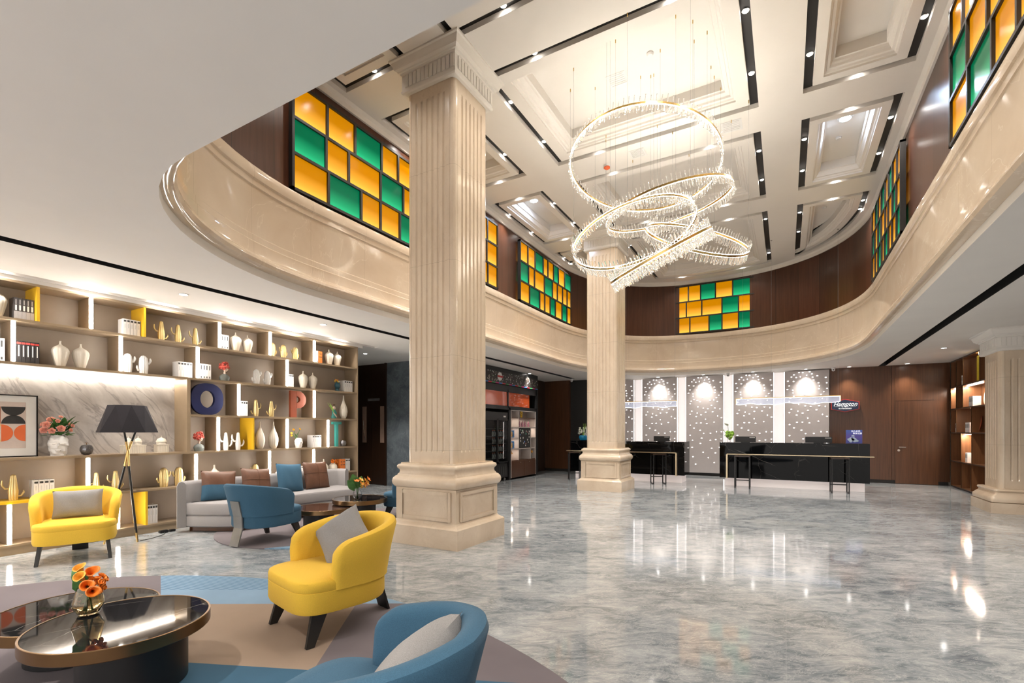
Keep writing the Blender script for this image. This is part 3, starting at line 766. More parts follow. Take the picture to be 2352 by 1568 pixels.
P_gr = cactus('round_cactus_ornament', 'gold', .24, .05, [(-1, .13, .02, .06, .014), (1, .06, .02, .06, .012)])
P_wr = cactus('round_cactus_ornament', 'ceramicw', .25, .052, [(1, .15, .025, .07, .015), (-1, .05, .02, .06, .014)])
P_wt = cactus('tall_cactus_ornament', 'ceramicw', .26, .036, [(-1, .13, .05, .10, .013), (1, .06, .045, .09, .013)], 8, .7)
XO = -7.46
def put(p, y, row, label, group, h=None, base=1, rz=0, x=XO):
    return place(p, label, (x, y, BZ[row - 1] + T), rz, group, scale=h)
gv = 'ribbed cream vases on the bookcase'
RN = {1: 'bottom', 2: 'second lowest', 3: 'third', 4: 'fourth', 5: 'fifth', 6: 'top'}
put(P_v, 1.80, 6, 'ribbed cream vase cropped by the left edge on the top shelf', gv, 1.0)
put(P_v, 4.42, 6, 'left ribbed vase of the pair beside the slim white books on the top shelf', gv, .95)
put(P_v, 4.61, 6, 'right ribbed vase of the pair beside the slim white books on the top shelf', gv, .92)
put(P_v, 6.19, 6, 'left ribbed vase of the pair at the right end of the top shelf', gv, .93)
put(P_v, 6.38, 6, 'right ribbed vase of the pair at the right end of the top shelf', gv, .9)
put(P_v, 2.33, 5, 'left ribbed vase of the pair just above the lit marble niche', gv, .98)
put(P_v, 2.52, 5, 'right ribbed vase of the pair just above the lit marble niche', gv, .96)
put(P_v, 5.63, 5, 'left ribbed vase of the pair on the fifth shelf before the teal bust', gv, .98)
put(P_v, 5.83, 5, 'right ribbed vase of the pair on the fifth shelf before the teal bust', gv, .95)
put(P_t, 6.53, 4, 'tall teardrop vase beside the kneeling figurine', 'teardrop vases on the bookcase', .98)
put(P_t, 4.82, 3, 'left tall teardrop vase beside the yellow divider', 'teardrop vases on the bookcase', .98)
put(P_t, 5.06, 3, 'right tall teardrop vase in front of the lit divider', 'teardrop vases on the bookcase', .98)
put(P_o, 4.10, 2, 'onion shaped ribbed vase above the two tone cushion', 'onion vases on the bookcase', 1.05)
put(P_o, 6.07, 2, 'onion shaped ribbed vase beside the round pot of red flowers', 'onion vases on the bookcase', 1.0)
gg = 'gold cactus ornaments on the bookcase'
put(P_gt, 3.39, 6, 'leftmost of three tall gold cacti on the top shelf', gg, 1.05)
put(P_gt, 3.60, 6, 'middle of three tall gold cacti on the top shelf', gg, 1.02)
put(P_gt, 3.83, 6, 'rightmost of three tall gold cacti on the top shelf', gg, 1.0)
put(P_gr, 5.04, 6, 'leftmost of three round gold cacti on the top shelf', gg, 1.0)
put(P_gr, 5.24, 6, 'middle of three round gold cacti on the top shelf', gg, .98)
put(P_gr, 5.47, 6, 'rightmost of three round gold cacti on the top shelf', gg, .96)
put(P_gt, 4.75, 4, 'left tall gold cactus of the pair between letters O and P', gg, 1.05, rz=PI)
put(P_gt, 5.02, 4, 'right tall gold cactus of the pair between letters O and P', gg, 1.02, rz=PI)
put(P_gt, 1.93, 2, 'tall gold cactus on the yellow shelf at the far left', gg, 1.1)
put(P_gt, 2.67, 2, 'tall gold cactus right of the lit divider behind the yellow armchair', gg, .98)
put(P_gt, 2.87, 2, 'tall gold cactus behind the lamp tripod', gg, 1.02)
put(P_gr, 3.42, 2, 'left round gold cactus beside the left end of the sofa', gg, 1.1, rz=PI)
put(P_gr, 3.61, 2, 'right round gold cactus beside the left end of the sofa', gg, 1.08)
put(P_gr, 4.74, 2, 'round gold cactus above the first brown cushion', gg, 1.0)
gw = 'white cactus ornaments on the bookcase'
put(P_wr, 3.00, 5, 'left white cactus of the pair right of the lit divider over the niche', gw, 1.02)
put(P_wr, 3.18, 5, 'right white cactus of the pair over the marble niche', gw, 1.0)
put(P_wr, 4.76, 5, 'left white cactus of the pair right of the pink hatted bust', gw, .98)
put(P_wr, 4.95, 5, 'right white cactus of the pair right of the pink hatted bust', gw, .95)
put(P_wt, 4.27, 3, 'left tall white cactus beside the yellow divider', gw, 1.05)
put(P_wt, 4.46, 3, 'right tall white cactus beside the yellow divider', gw, 1.05)
put(P_wr, 5.16, 2, 'left white cactus peeping over the blue cushion', gw, .75)
put(P_wr, 5.36, 2, 'right white cactus peeping over the blue cushion', gw, .75)
# books: one mesh per style, each book its own object
def book_proto(name, cov, sp=None, h=.22, w=.145, t=.035):
    o = proto('book', 'book')
    MB().box(-w, 0, -t / 2, -t / 2 + .002, 0, h).box(-w, 0, t / 2 - .002, t / 2, 0, h).box(-.002, .0, -t / 2, t / 2, 0, h).build('cover', cov, o)
    MB().box(-w + .004, -.003, -t / 2 + .002, t / 2 - .002, .003, h - .003).build('page_block', 'paper', o)
    if sp:
        b = MB()
        for (z0, z1, ww, mi) in sp[0]: b.box(-.001, .0012, -t * ww / 2, t * ww / 2, z0 * h, z1 * h, mi)
        b.build('spine_print', sp[1], o)
    return o
M['ink'] = simple('black_ink', (.03, .03, .03), .6)
M['inkred'] = simple('red_ink', (.55, .05, .04), .6)
M['inkgrey'] = simple('grey_ink', (.55, .55, .55), .6)
M['coverw'] = simple('white_book_cover', (.72, .70, .68), .5, var=.02)
M['coverk'] = simple('black_book_cover', (.03, .028, .028), .4)
M['coverg'] = simple('dark_grey_book_cover', (.075, .068, .068), .4)
M['coverw2'] = simple('light_grey_book_base', (.42, .40, .40), .5)
M['covero'] = simple('orange_book_cover', (.75, .20, .035), .45)
B_w = book_proto('w', 'coverw', ([(.62, .9, .3, 0), (.08, .2, .3, 0)], ['ink']))
B_w2 = book_proto('w2', 'coverw', ([(.82, .93, .7, 0), (.45, .7, .25, 1)], ['ink', 'inkgrey']))
B_k = book_proto('k', 'coverk', ([(.86, .94, .9, 0), (.3, .8, .22, 1)], ['inkred', 'paper']))
B_g = book_proto('g', 'coverg', ([(0, .38, 1.0, 0), (.42, .66, .45, 1), (.7, .92, .25, 0)], ['coverw2', 'paper']))
B_o = book_proto('o', 'covero', ([(.5, .56, .8, 0), (.75, .8, .6, 0)], ['ink']))
def books(p, y0, y1, row, n, h, desc, where, x=-7.40, grp=None, z=None):
    t = (y1 - y0) / n
    for i in range(n):
        lab = f'{desc}, ' + (f'{ORD[i]} from the left ' if n > 1 else '') + where
        place(p, lab, (x, y0 + t * (i + .5), BZ[row - 1] + T if z is None else z), 0, grp or (desc + ' ' + where), scale=(1, t / .036, h / .22))
books(B_g, 1.92, 2.085, 6, 5, .24, 'dark grey hardback', 'against the yellow divider on the top shelf')
books(B_w2, 2.93, 3.12, 6, 5, .21, 'white hardback', 'against the second yellow divider on the top shelf')
books(B_w, 4.16, 4.28, 6, 3, .22, 'slim white book', 'just right of the tall gold cacti')
books(B_w, 5.83, 5.90, 6, 2, .22, 'white book', 'beside the orange book on the top shelf')
books(B_o, 5.91, 5.99, 6, 1, .22, 'orange book', 'near the right end of the top shelf')
books(B_w, 1.60, 1.85, 5, 5, .25, 'tall white book', 'left of the lit divider above the niche')
books(B_k, 1.94, 2.13, 5, 5, .245, 'black red-labelled book', 'above the marble niche')
books(B_w2, 3.57, 3.76, 5, 5, .22, 'white boxed volume', 'left of the lit divider over the niche end')
books(B_w, 3.86, 4.02, 5, 4, .225, 'white book', 'right of the lit divider beside the pink hatted bust')
books(B_w2, 5.29, 5.40, 5, 3, .22, 'white book', 'right of the lit divider over the letter P')
books(B_w2, 6.50, 6.70, 5, 4, .22, 'white boxed book', 'right of the dark teal bust')
books(B_w2, 4.47, 4.58, 4, 3, .235, 'white book', 'between letter O and the gold cacti')
books(B_w2, 5.78, 5.97, 3, 4, .22, 'speckled white book', 'left of the lit divider beside letter T')
books(B_w2, 2.08, 2.26, 2, 4, .21, 'white volume', 'on the yellow shelf above the left armchair')
books(B_w2, 5.47, 5.66, 2, 5, .15, 'low white book', 'peeping over the cushions')
books(B_o, 6.40, 6.52, 2, 2, .23, 'orange book', 'right of the pot of red flowers')
books(B_w2, 6.53, 6.64, 2, 3, .23, 'white book', 'beside the orange books by the right end')
books(B_w2, 3.20, 3.32, 1, 4, .25, 'white book', 'right of the yellow divider on the bottom shelf')
# letters
def letter(ch, mat, y, row, h, label, x=XO, w=1.0):
    o = thing('letter_ornament', label, 'letter', (x, y, BZ[row - 1] + T), group='large letters on the bookcase')
    t = .026; b = MB()
    if ch == 'O':
        n = 48; out = []; inn = []
        R = []
        for k in range(n + 1):
            a = 2 * PI * k / n; ca, sa = math.cos(a), math.sin(a)
            sq = lambda v, e: (abs(v) ** e) * (1 if v > 0 else -1)
            oy, oz = h * .5 * w * sq(ca, .85), h / 2 + h / 2 * sq(sa, .85)
            iy, iz = h * .22 * w * ca, h / 2 + h * .27 * sa
            R.append([(-t, oy, oz), (t, oy, oz), (t, iy, iz), (-t, iy, iz)])
        b.rings(R, cap=False)
    elif ch == 'P':
        b.box(-t, t, -.165, -.045, 0, h)
        R = []
        for k in range(25):
            a = -PI / 2 + PI * k / 24
            oy, iy = -.047 + .19 * math.cos(a) ** .8 if abs(math.cos(a)) > 1e-6 else -.047, -.047 + .07 * math.cos(a)
            R.append([(-t, oy, h * .675 + h * .325 * math.sin(a)), (t, oy, h * .675 + h * .325 * math.sin(a)),
                      (t, iy, h * .675 + h * .12 * math.sin(a)), (-t, iy, h * .675 + h * .12 * math.sin(a))])
        b.rings(R)
    else:
        b.box(-t, t, -.03, .03, 0, h - .05); b.box(-t, t, -.105, .105, h - .05, h + .0)
    b.build('letter_body', mat, o, bevel=.003)
letter('O', 'navy', 3.99, 4, .47, 'large navy letter O on the fourth shelf', w=.98)
letter('P', 'rust', 5.53, 4, .465, 'large rust red letter P on the fourth shelf')
letter('T', 'teal', 6.36, 3, .47, 'teal letter T near the right end of the third shelf')
# busts, figurine
def leaf(b, base, tip, w, mi=0, cup=.2, side=None):
    base = Vector(base); tip = Vector(tip); d = tip - base; s = d.cross(Vector((0, 0, 1))) if side is None else d.cross(side);
    if s.length < 1e-4: s = Vector((1, 0, 0))
    s.normalize(); u = s.cross(d).normalized(); L = d.length; R = []
    for k, (t, ww) in enumerate(((0, .05), (.2, .6), (.45, 1), (.7, .8), (.9, .35), (1, .03))):
        c = base + d * t + u * (L * cup * math.sin(PI * t)) * .5
        R.append([c - s * w * ww, c - u * w * ww * .35, c + s * w * ww, c - u * w * ww * .30 + u * .001])
    b.rings(R, mi=mi)
def rose(b, c, r, d, mi=0):
    s = len(b.v)
    for k, (q, h) in enumerate(((1, .55), (.78, .8), (.55, .95), (.32, 1.0))):
        b.rings([[(r * q * rr * (1 + .12 * math.sin(5 * t + k)) * math.cos(t), r * q * rr * (1 + .12 * math.sin(5 * t + k)) * math.sin(t), r * h * z) for t in [2 * PI * j / 15 for j in range(15)]] for rr, z in ((.2, 0), (.85, .3), (1, .75), (1.08, 1.0), (.98, 1.0), (.85, .7), (.2, .2))], cap=False, mi=mi)
    b.xform(Matrix.Translation(c) @ Vector(d).to_track_quat('Z', 'Y').to_matrix().to_4x4(), s)
def petal_ball(b, c, r, n, seed, mi=0, sz=1):
    rnd = random.Random(seed)
    for k in range(n):
        v = Vector((rnd.gauss(0, 1), rnd.gauss(0, 1), rnd.gauss(0, 1) * .7)).normalized() * r * rnd.uniform(.5, 1)
        s = len(b.v); q = r * .55 * sz
        b.lathe([(.01 * q, 0), (q * .5, .1 * q), (q * .8, .35 * q), (q * .7, .7 * q), (q * .66, .68 * q), (q * .5, .35 * q)], seg=7, mi=mi)
        b.xform(Matrix.Translation(Vector(c) + v) @ v.to_track_quat('Z', 'Y').to_matrix().to_4x4(), s)
def bust_lady(y, row, label, s=1):
    o = thing('bust_ornament', label, 'ornament', (XO, y, BZ[row - 1] + T), 0, 'pink hatted busts on the bookcase', s)
    MB().lathe([(.062, 0), (.068, .02), (.078, .055), (.068, .085), (.04, .105), (.02, .12)], seg=24, sx=.62).build('shoulders', 'greyc', o, True)
    b = MB(); b.tube([(0, 0, .10), (.005, .0, .14), (.012, .005, .165)], [.018, .015, .018], 12); b.ball((.015, .012, .185), .034, sz=(.9, .95, 1.1)); b.ball((.05, .018, .182), .006); b.build('head', 'skin', o, True)
    b = MB(); b.ball((-.012, .03, .18), .034, sz=(1, .9, 1.1)); b.build('hair', 'blackw', o, True)
    b = MB(); b.ball((0, -.005, .222), .07, sz=(.95, 1.1, .36), seg=18); petal_ball(b, (0, -.005, .230), .062, 30, 3, sz=.85)
    for k in range(9):
        t = 2 * PI * k / 9; leaf(b, (.03 * math.cos(t), .035 * math.sin(t), .215), (.072 * math.cos(t), .085 * math.sin(t), .215 + .012 * math.sin(3 * t)), .024, cup=.3)
    b.build('flower_hat', 'pinkred', o, True)
    MB().tube([(0, .02, .23), (0, .035, .28), (0, .02, .32)], .0025, 5).tube([(0, .035, .28), (0, .055, .31)], .002, 5).build('coral_twig', 'pinkred', o)
bust_lady(4.25, 5, 'bust in a coral ruffled hat beside the white books on the fifth shelf')
bust_lady(3.88, 3, 'bust in a coral ruffled hat on the third shelf under the letter O', .95)
o = thing('bust_ornament', 'dark teal head vase topped with yellow and orange flowers', 'ornament', (XO, 6.38, BZ[4] + T), PI / 2 * .2)
b = MB(); b.lathe([(.045, 0), (.04, .03), (.03, .05), (.035, .06)], seg=20); b.ball((0, .005, .115), .058, sz=(.9, 1, 1.15)); b.ball((.015, .06, .11), .012); b.ball((.012, .05, .08), .016); b.build('head', 'tealdark', o, True)
b = MB(); petal_ball(b, (0, -.02, .19), .03, 7, 5); b.build('yellow_flowers', simple('yellow_petal', (.85, .6, .05), .5), o, True)
b = MB(); petal_ball(b, (0, .035, .19), .028, 7, 6); b.build('cream_flowers', 'petalw', o, True)
b = MB(); petal_ball(b, (-.01, 0, .215), .028, 7, 7); b.build('orange_flowers', 'orange', o, True)
o = thing('girl_figurine', 'seated girl figurine in teal holding leafy stems', 'figurine', (XO, 6.30, BZ[3] + T), 0)
b = MB(); b.lathe([(.05, 0), (.055, .03), (.04, .07), (.034, .12), (.038, .15), (.02, .175)], seg=20, sx=.8); b.tube([(0, .03, .15), (.03, .035, .1), (.045, -.005, .07)], [.014, .012, .01], 8); b.build('dress', 'teal', o, True)
b = MB(); b.ball((.008, .0, .205), .032, sz=(.9, .9, 1.1)); b.tube([(.03, .04, .03), (.05, 0, .06), (.05, -.05, .11)], [.01, .013, .008], 8); b.ball((.04, -.002, .2), .005); b.build('face_and_arms', 'skin', o, True)
b = MB(); b.ball((-.008, .02, .215), .036); b.build('hair', 'silverm', o, True)
b = MB(); b.ball((0, -.01, .26), .012, sz=(.6, 1.5, 1)); b.ball((0, .02, .262), .012, sz=(.6, 1.5, 1)); b.build('hair_bow', 'leather', o, True)
b = MB()
for k in range(6): b.tube([(.05, -.03, .10), (.04, -.06 - .008 * k, .19), (.03, -.08 - .018 * k, .25 + .02 * (k % 3))], .0022, 4); b.ball((.04, -.06 - .008 * k, .18 + .012 * k), .007, sz=(1, 1, 1.8), seg=6, rg=4)
b.build('leafy_stems', 'green2', o)
# flowers and other vessels
def bouquet(label, loc, blooms, leaves, matb, neck, name='flower_bouquet', seed=1, stemmat='green', leafmat='green', s=1):
    rnd = random.Random(seed); o = thing(name, label, 'flowers', loc, scale=s)
    b = MB()
    for (p, r) in blooms: b.tube([(rnd.uniform(-.015, .015), rnd.uniform(-.015, .015), -neck), (p[0] * .25, p[1] * .25, 0.01), (p[0], p[1], p[2])], .003, 5)
    b.build('stems', stemmat, o)
    for (p, r) in blooms:
        b = MB(); rose(b, p, r, (p[0] * 1.5 + .2, p[1] * 1.5, abs(p[2]) * .8 + .03)); b.build('blossom', matb, o, True)
    b = MB()
    for (a, l, w) in leaves: leaf(b, a, l, w)
    b.build('leaves', leafmat, o, True)
    return o
rnd = random.Random(8)
# pink rose bouquet in the sculpted face vase, in the niche
XN = -7.50
def face_vase(name, label, loc, s, mat='ceramicw', rz=0):
    o = thing(name, label, 'vase', loc, rz, scale=s)
    b = MB(); R = []
    prof = [(.060, 0), (.062, .02), (.066, .022), (.068, .045), (.072, .05), (.074, .075), (.078, .08), (.080, .105), (.082, .11), (.082, .135), (.080, .14), (.078, .165), (.074, .17), (.068, .195), (.06, .2), (.055, .215), (.048, .215), (.045, .19)]
    for i, (r, z) in enumerate(prof):
        R.append([((r + .004 * math.sin(3 * t + i * 1.3)) * math.cos(t), (r + .004 * math.sin(3 * t + i * 1.3)) * math.sin(t), z + .004 * math.sin(2 * t + i)) for t in [2 * PI * k / 32 for k in range(32)]])
    b.rings(R); b.build('body', mat, o, True)
    b = MB(); b.add([(.078, -.012, .10), (.108, .0, .098), (.078, .012, .10), (.082, 0, .148), (.078, 0, .092)], [(0, 1, 3), (1, 2, 3), (0, 4, 1), (1, 4, 2), (0, 3, 2, 4)])
    b.ball((.074, 0, .062), .02, sz=(.6, 1.3, .35)); b.ball((.074, 0, .052), .018, sz=(.6, 1.1, .35)); b.ball((.076, -.03, .13), .016, sz=(.5, 1.2, .5)); b.ball((.076, .03, .13), .016, sz=(.5, 1.2, .5))
    b.build('face', mat, o, True)
    return o
face_vase('face_vase', 'white sculpted face vase holding salmon roses in the marble niche', (XN, 2.325, BZ[2] + T), 1.12, rz=-.35)
bl = []
for k in range(13):
    a = rnd.uniform(0, 2 * PI); e = rnd.uniform(.05, .17); z = rnd.uniform(.05, .24)
    bl.append(((.10 * math.cos(a) * .8 + .02, -.14 + .26 * k / 12 + rnd.uniform(-.02, .02), z * (1 - .25 * abs(k - 6) / 6)), rnd.choice([.038, .032, .022])))
lv = []
for k in range(60):
    y = rnd.uniform(-.15, .15); z = rnd.uniform(-.01, .19); x = rnd.uniform(-.03, .09)
    lv.append(((x * .5, y * .6, z * .6), (x + rnd.uniform(-.02, .04), y + rnd.uniform(-.04, .04), z + rnd.uniform(-.02, .04)), rnd.uniform(.022, .034)))
bouquet('spreading bouquet of salmon roses in the white face vase', (XN, 2.325, BZ[2] + T + .245), bl, lv, 'pink', .1)
face_vase('face_vase', 'small white face vase with yellow tulips on the third shelf', (XO, 5.54, BZ[2] + T), .80, rz=-.3)
o = bouquet('yellow tulips in the small white face vase', (XO, 5.50, BZ[2] + T + .175), [((0, -.10, .08), .018), ((0, -.06, .14), .02), ((0, -.1, .04), .016), ((0, .06, .15), .02)], [((0, 0, 0), (0, -.05, .09), .01), ((0, 0, 0), (0, .04, .1), .01), ((0, 0, 0), (0, -.08, .02), .01)], simple('tulip_petal', (.85, .45, .03), .5), .05)
o = thing('round_pot', 'round cream pot holding red orange flowers beside the onion vase', 'vase', (XO, 6.28, BZ[1] + T)); MB().lathe([(.055, 0), (.075, .03), (.082, .08), (.07, .13), (.04, .15), (.036, .165), (.03, .165)], seg=32).build('body', 'ceramic', o, True)
bouquet('two red orange blooms in the round cream pot', (XO, 6.28, BZ[1] + T + .165), [((.02, -.035, .03), .035), ((.02, .04, .025), .038), ((-.02, 0, .04), .03)], [((0, 0, 0), (0, .06, .02), .012)], 'orange', .08)
def apple(y, z, label, s, x=XO):
    o = thing('apple_ornament', label, 'ornament', (x, y, z), group='pewter apple ornaments', scale=s)
    MB().lathe([(.03, 0), (.052, .014), (.068, .055), (.067, .09), (.052, .122), (.03, .130), (.012, .122), (.002, .115)], seg=36, rib=.03, ribn=8).build('body', 'silverm', o, True)
    MB().tube([(0, 0, .11), (0, 0, .155)], .004, 6).tube([(0, -.02, .157), (0, .02, .153)], .003, 5).build('stalk', 'bronze', o, True)
apple(2.59, BZ[2] + T, 'pewter apple ornament in the marble niche', .95, XN)
apple(6.52, BZ[2] + T, 'pewter apple ornament beside the letter T', .9)
def dome_building(y, label, two):
    o = thing('domed_building_model', label, 'ornament', (XN, y, BZ[2] + T), group='cream domed building models')
    w = .125 if two else .07
    b = MB().box(-.05, .05, -w, w, 0, .10).box(-.056, .056, -w - .006, w + .006, .10, .11)
    for k in range(9 if two else 5): b.box(.05, .056, -w + .01 + k * (2 * w - .03) / (8 if two else 4), -w + .02 + k * (2 * w - .03) / (8 if two else 4), .0, .10)
    b.build('walls', 'ceramic', o)
    for c in ((-.055, .055) if two else (0,)):
        r = .04 if two else .058
        MB().lathe([(r, .11), (r, .145), (r * 1.1, .147), (r * 1.05, .155), (r * .8, .185), (r * .3, .20), (.006, .205), (.005, .225), (.001, .228)], 0, c, 0, 24).build('dome', 'ceramic', o, True)
dome_building(3.08, 'cream model building with two domes behind the floor lamp', True)
dome_building(3.41, 'smaller cream model building with a single dome at the niche end', False)
# framed print in the niche
o = thing('framed_print', 'framed geometric print with half circles at the left edge of the niche', 'picture', (-7.56, 1.82, BZ[2] + T), 0)
MB().box(-.012, 0, -.33, .33, 0, .70).build('backing', 'paper', o)
b = MB()
for (a, c, z0, z1) in ((-.34, .34, -.0, .012), (-.34, .34, .69, .702), (-.34, -.328, 0, .70), (.328, .34, 0, .70)): b.box(-.015, .012, a, c, z0, z1)
b.build('frame', 'blackm', o)
MB().box(.0, .0015, -.24, .24, .10, .62).build('print_ground', simple('print_ground', (.62, .52, .46), .6), o)
def halfdisc(b, c, z, r, up, mi, x=.003):
    P = [(x, c + r * math.cos(t), z + up * r * math.sin(t)) for t in [PI * k / 20 for k in range(21)]]
    b.rings([[(q[0] - .0012, q[1], q[2]) for q in P], P], mi=mi)
def halfdisc_v(b, c, z, r, sd, mi, x=.003):
    P = [(x, c + sd * r * math.sin(t), z + r * math.cos(t)) for t in [PI * k / 20 for k in range(21)]]
    b.rings([[(q[0] - .0012, q[1], q[2]) for q in P], P], mi=mi)
b = MB(); r = .105
halfdisc(b, .138, .565, .098, -1, 0); halfdisc(b, .138, .375, .098, 1, 0)
halfdisc_v(b, .035, .47, .095, -1, 1); halfdisc_v(b, .040, .272, .095, 1, 2); halfdisc_v(b, .236, .272, .095, -1, 2)
halfdisc(b, -.06, .367, .095, -1, 3); halfdisc(b, -.06, .177, .095, 1, 3)
b.build('printed_shapes', [M['ink'], M['rust'], simple('print_orange', (.75, .16, .05), .6), simple('print_yellow', (.80, .45, .03), .6)], o)
# ------------------------------------------------------------------ floor lamp
o = thing('floor_lamp', 'tripod floor lamp with a faceted black shade beside the bookcase', 'lamp', (-7.06, 2.84, 0))
b = MB(); n8 = 8
R0 = [(.31 * math.cos(2 * PI * k / 8 + .2), .31 * math.sin(2 * PI * k / 8 + .2), 1.335) for k in range(8)]
R1 = [(.195 * math.cos(2 * PI * (k + .5) / 8 + .2), .195 * math.sin(2 * PI * (k + .5) / 8 + .2), 1.665) for k in range(8)]
b.add(R0 + R1, [(k, (k + 1) % 8, 8 + k) for k in range(8)] + [((k + 1) % 8, 8 + (k + 1) % 8, 8 + k) for k in range(8)])
b.build('lamp_shade', simple('black_shade_fabric', (.022, .020, .023), .9, Specular_IOR_Level=.15), o)
b = MB(); b.add([(x * .97, y * .97, z) for x, y, z in R0] + [(x * .97, y * .97, z - .0) for x, y, z in R1], [(k, (k + 1) % 8, 8 + k) for k in range(8)] + [((k + 1) % 8, 8 + (k + 1) % 8, 8 + k) for k in range(8)] + [tuple(range(8, 16))])
b.build('shade_lining', 'paper', o)
for i, (fx, fy) in enumerate(((.18, .03), (-.11, .14), (-.02, -.23))):
    k = Vector((fx, fy, 0)); t = Vector((-fx * .38, -fy * .38, 1.36)); w = Vector((fx * .12, fy * .12, .92)); m0 = k.lerp(w, .62 / .92 * 1.35 if False else .9)
    pts = [k, k.lerp(w, .55), w, Vector((-.004 * (i - 1), .004, 1.09)) + Vector((fx, fy, 0)) * .02, t]
    lg = MB(); lg.tube([k.lerp(w, .12), w], [.011, .013], 10); lg.tube([pts[3].lerp(t, .5), t], [.012, .010], 10); L = lg.build('leg', 'blackm', o, True)
    MB().tube([k, k.lerp(w, .12)], .011, 10).build('brass_foot', 'brass', L, True)
    MB().tube([w, w.lerp(pts[3], .5) * 1.0, pts[3], pts[3].lerp(t, .5)], .0125, 10).build('brass_collar', 'brass', L, True)
MB().ball((0, 0, 1.48), .05).build('bulb', 'whitep', o, True)
MB().tube([(.17, .06, .007), (.13, .22, .007), (.05, .34, .007), (-.02, .42, .007), (-.12, .46, .012)], .004, 6).build('power_cord', 'blackm', o, True)
o = thing('power_adapter', 'small black plugs and adapters on the floor left of the sofa', 'adapter', (-7.20, 3.30, 0))
MB().box(-.03, .03, -.05, .05, 0, .035).build('adapter_body', 'blackm', o, bevel=.006); MB().box(-.02, .02, .07, .14, 0, .03).build('plug', 'blackm', o, bevel=.005)
MB().tube([(0, .04, .015), (.04, .06, .01), (0, .08, .015)], .005, 6).build('lead', 'blackm', o)
# ------------------------------------------------------------------ armchairs
def sellipse(A, B, F, nb=2.3, nf=4.5, seg=64):
    P = []
    for k in range(seg):
        t = 2 * PI * k / seg; ca, sa = math.cos(t), math.sin(t); e = 2 / (nb if sa > 0 else nf)
        P.append((A * abs(ca) ** e * (1 if ca > 0 else -1), (B if sa > 0 else F) * abs(sa) ** e * (1 if sa > 0 else -1)))
    return P
def armchair(mat, legmat, rearmat):
    o = thing('armchair', '', 'armchair')
    A, B, F = .335, .33, .37
    base = sellipse(A, B, F)
    def sc_(k, z, d=0): return [(x * k, y * k, z) for x, y in base]
    b = MB(); b.rings([sc_(.93, .195), sc_(.98, .20), sc_(1.0, .22), sc_(1.0, .335), sc_(.994, .337), sc_(1.0, .340), sc_(1.0, .378), sc_(.985, .396), sc_(.95, .404), sc_(.80, .410), sc_(.4, .414), sc_(.05, .415)])
    b.build('seat', mat, o, True)
    # shell
    path = []
    N = 60; A2, B2 = A - .035, B - .02
    for k in range(8): path.append((A2, -.17 + .17 * k / 8, 1, 0))
    for k in range(N + 1):
        t = PI * k / N; e = 2 / 2.3
        path.append((A2 * abs(math.cos(t)) ** e * (1 if math.cos(t) > 0 else -1), B2 * math.sin(t) ** e, 0, 0))
    for k in range(8): path.append((-A2, -.17 * (k + 1) / 8, 0, 0))
    b = MB(); R = []; n = len(path)
    S = [0]
    for i in range(1, n): S.append(S[-1] + math.hypot(path[i][0] - path[i - 1][0], path[i][1] - path[i - 1][1]))
    L = S[-1]
    for i in range(n):
        x, y = path[i][:2]; a = path[max(0, i - 1)]; c = path[min(n - 1, i + 1)]
        tx, ty = c[0] - a[0], c[1] - a[1]; l = math.hypot(tx, ty) or 1; nx, ny = ty / l, -tx / l     # outward
        s = min(S[i], L - S[i]); q = s / (L / 2)
        top = .625 + .10 * (math.sin(min(1, q * 1.05) * PI / 2) ** 1.5)
        rc = .13
        if s < rc: top -= rc * (1 - math.sqrt(max(0, 1 - ((rc - s) / rc) ** 2))) * .9
        th = .044 * (math.sqrt(max(.05, 1 - (max(0, .04 - s) / .04) ** 2)))
        flare = .015 + .075 * q; z0 = .335
        prof = [(1, z0, 0), (1, z0 + .02, 0), (1, z0 + (top - z0) * .5, .42), (1, top - .035, .93), (.75, top - .01, .98), (.2, top, 1), (-.5, top - .004, 1), (-.95, top - .025, .97), (-1, top - .05, .9), (-1, z0 + (top - z0) * .45, .35), (-.9, z0 + .03, 0), (-.5, z0, 0)]
        R.append([(x + nx * (th * w + flare * f_), y + ny * (th * w + flare * f_), z) for w, z, f_ in prof])
    b.rings(R); b.build('backrest', mat, o, True)
    pm = MB()
    R = []
    # thin seam piping on the outside of the rim
    pts = [Vector(r[3]) + (Vector(r[3]) - Vector(r[8])).normalized() * .001 for r in R] if R else []
    for sx in (-1, 1):
        lg = MB(); lg.rings([[(sx * .285 + dx, -.305 + dy, 0) for dx, dy in ((-.015, -.022), (.015, -.022), (.015, .030), (-.015, .030))],
                             [(sx * .262 + dx, -.235 + dy, .20) for dx, dy in ((-.016, -.045), (.016, -.045), (.016, .060), (-.016, .060))]])
        lg.build('leg', legmat, o, bevel=.003)
    lg = MB(); w = .07
    pr = [(.395, .0), (.335, .20), (.342, .335), (.385, .52)]
    R = []
    for y, z in pr: R.append([(-w, y, z), (w, y, z), (w, y + .016, z + .002), (-w, y + .016, z + .002)])
    lg.rings(R); lg.build('rear_leg', rearmat, o)
    return o
AY = armchair('yellow', 'blackw', 'blackm'); AB = armchair('blue', 'blackw', 'steel')
RUGZ = .012
def chair(p, x, y, facing, label, z=0, grp='curved tub armchairs in the lounge'):
    # local -y is the front; facing = angle of the front direction
    return place(p, label, (x, y, z), facing + PI / 2, grp)
fang = math.atan2(-.97, -.23)
chair(AY, -2.76, 2.33, fang, 'yellow tub armchair in the foreground beside the near column', RUGZ)
chair(AY, -6.66, 2.22, math.atan2(-.38, .92), 'yellow tub armchair by the bookcase under the framed print', 0)
chair(AB, -5.62, 3.68, math.radians(97), 'blue tub armchair with a metal rear leg, facing the sofa', RUGZ)
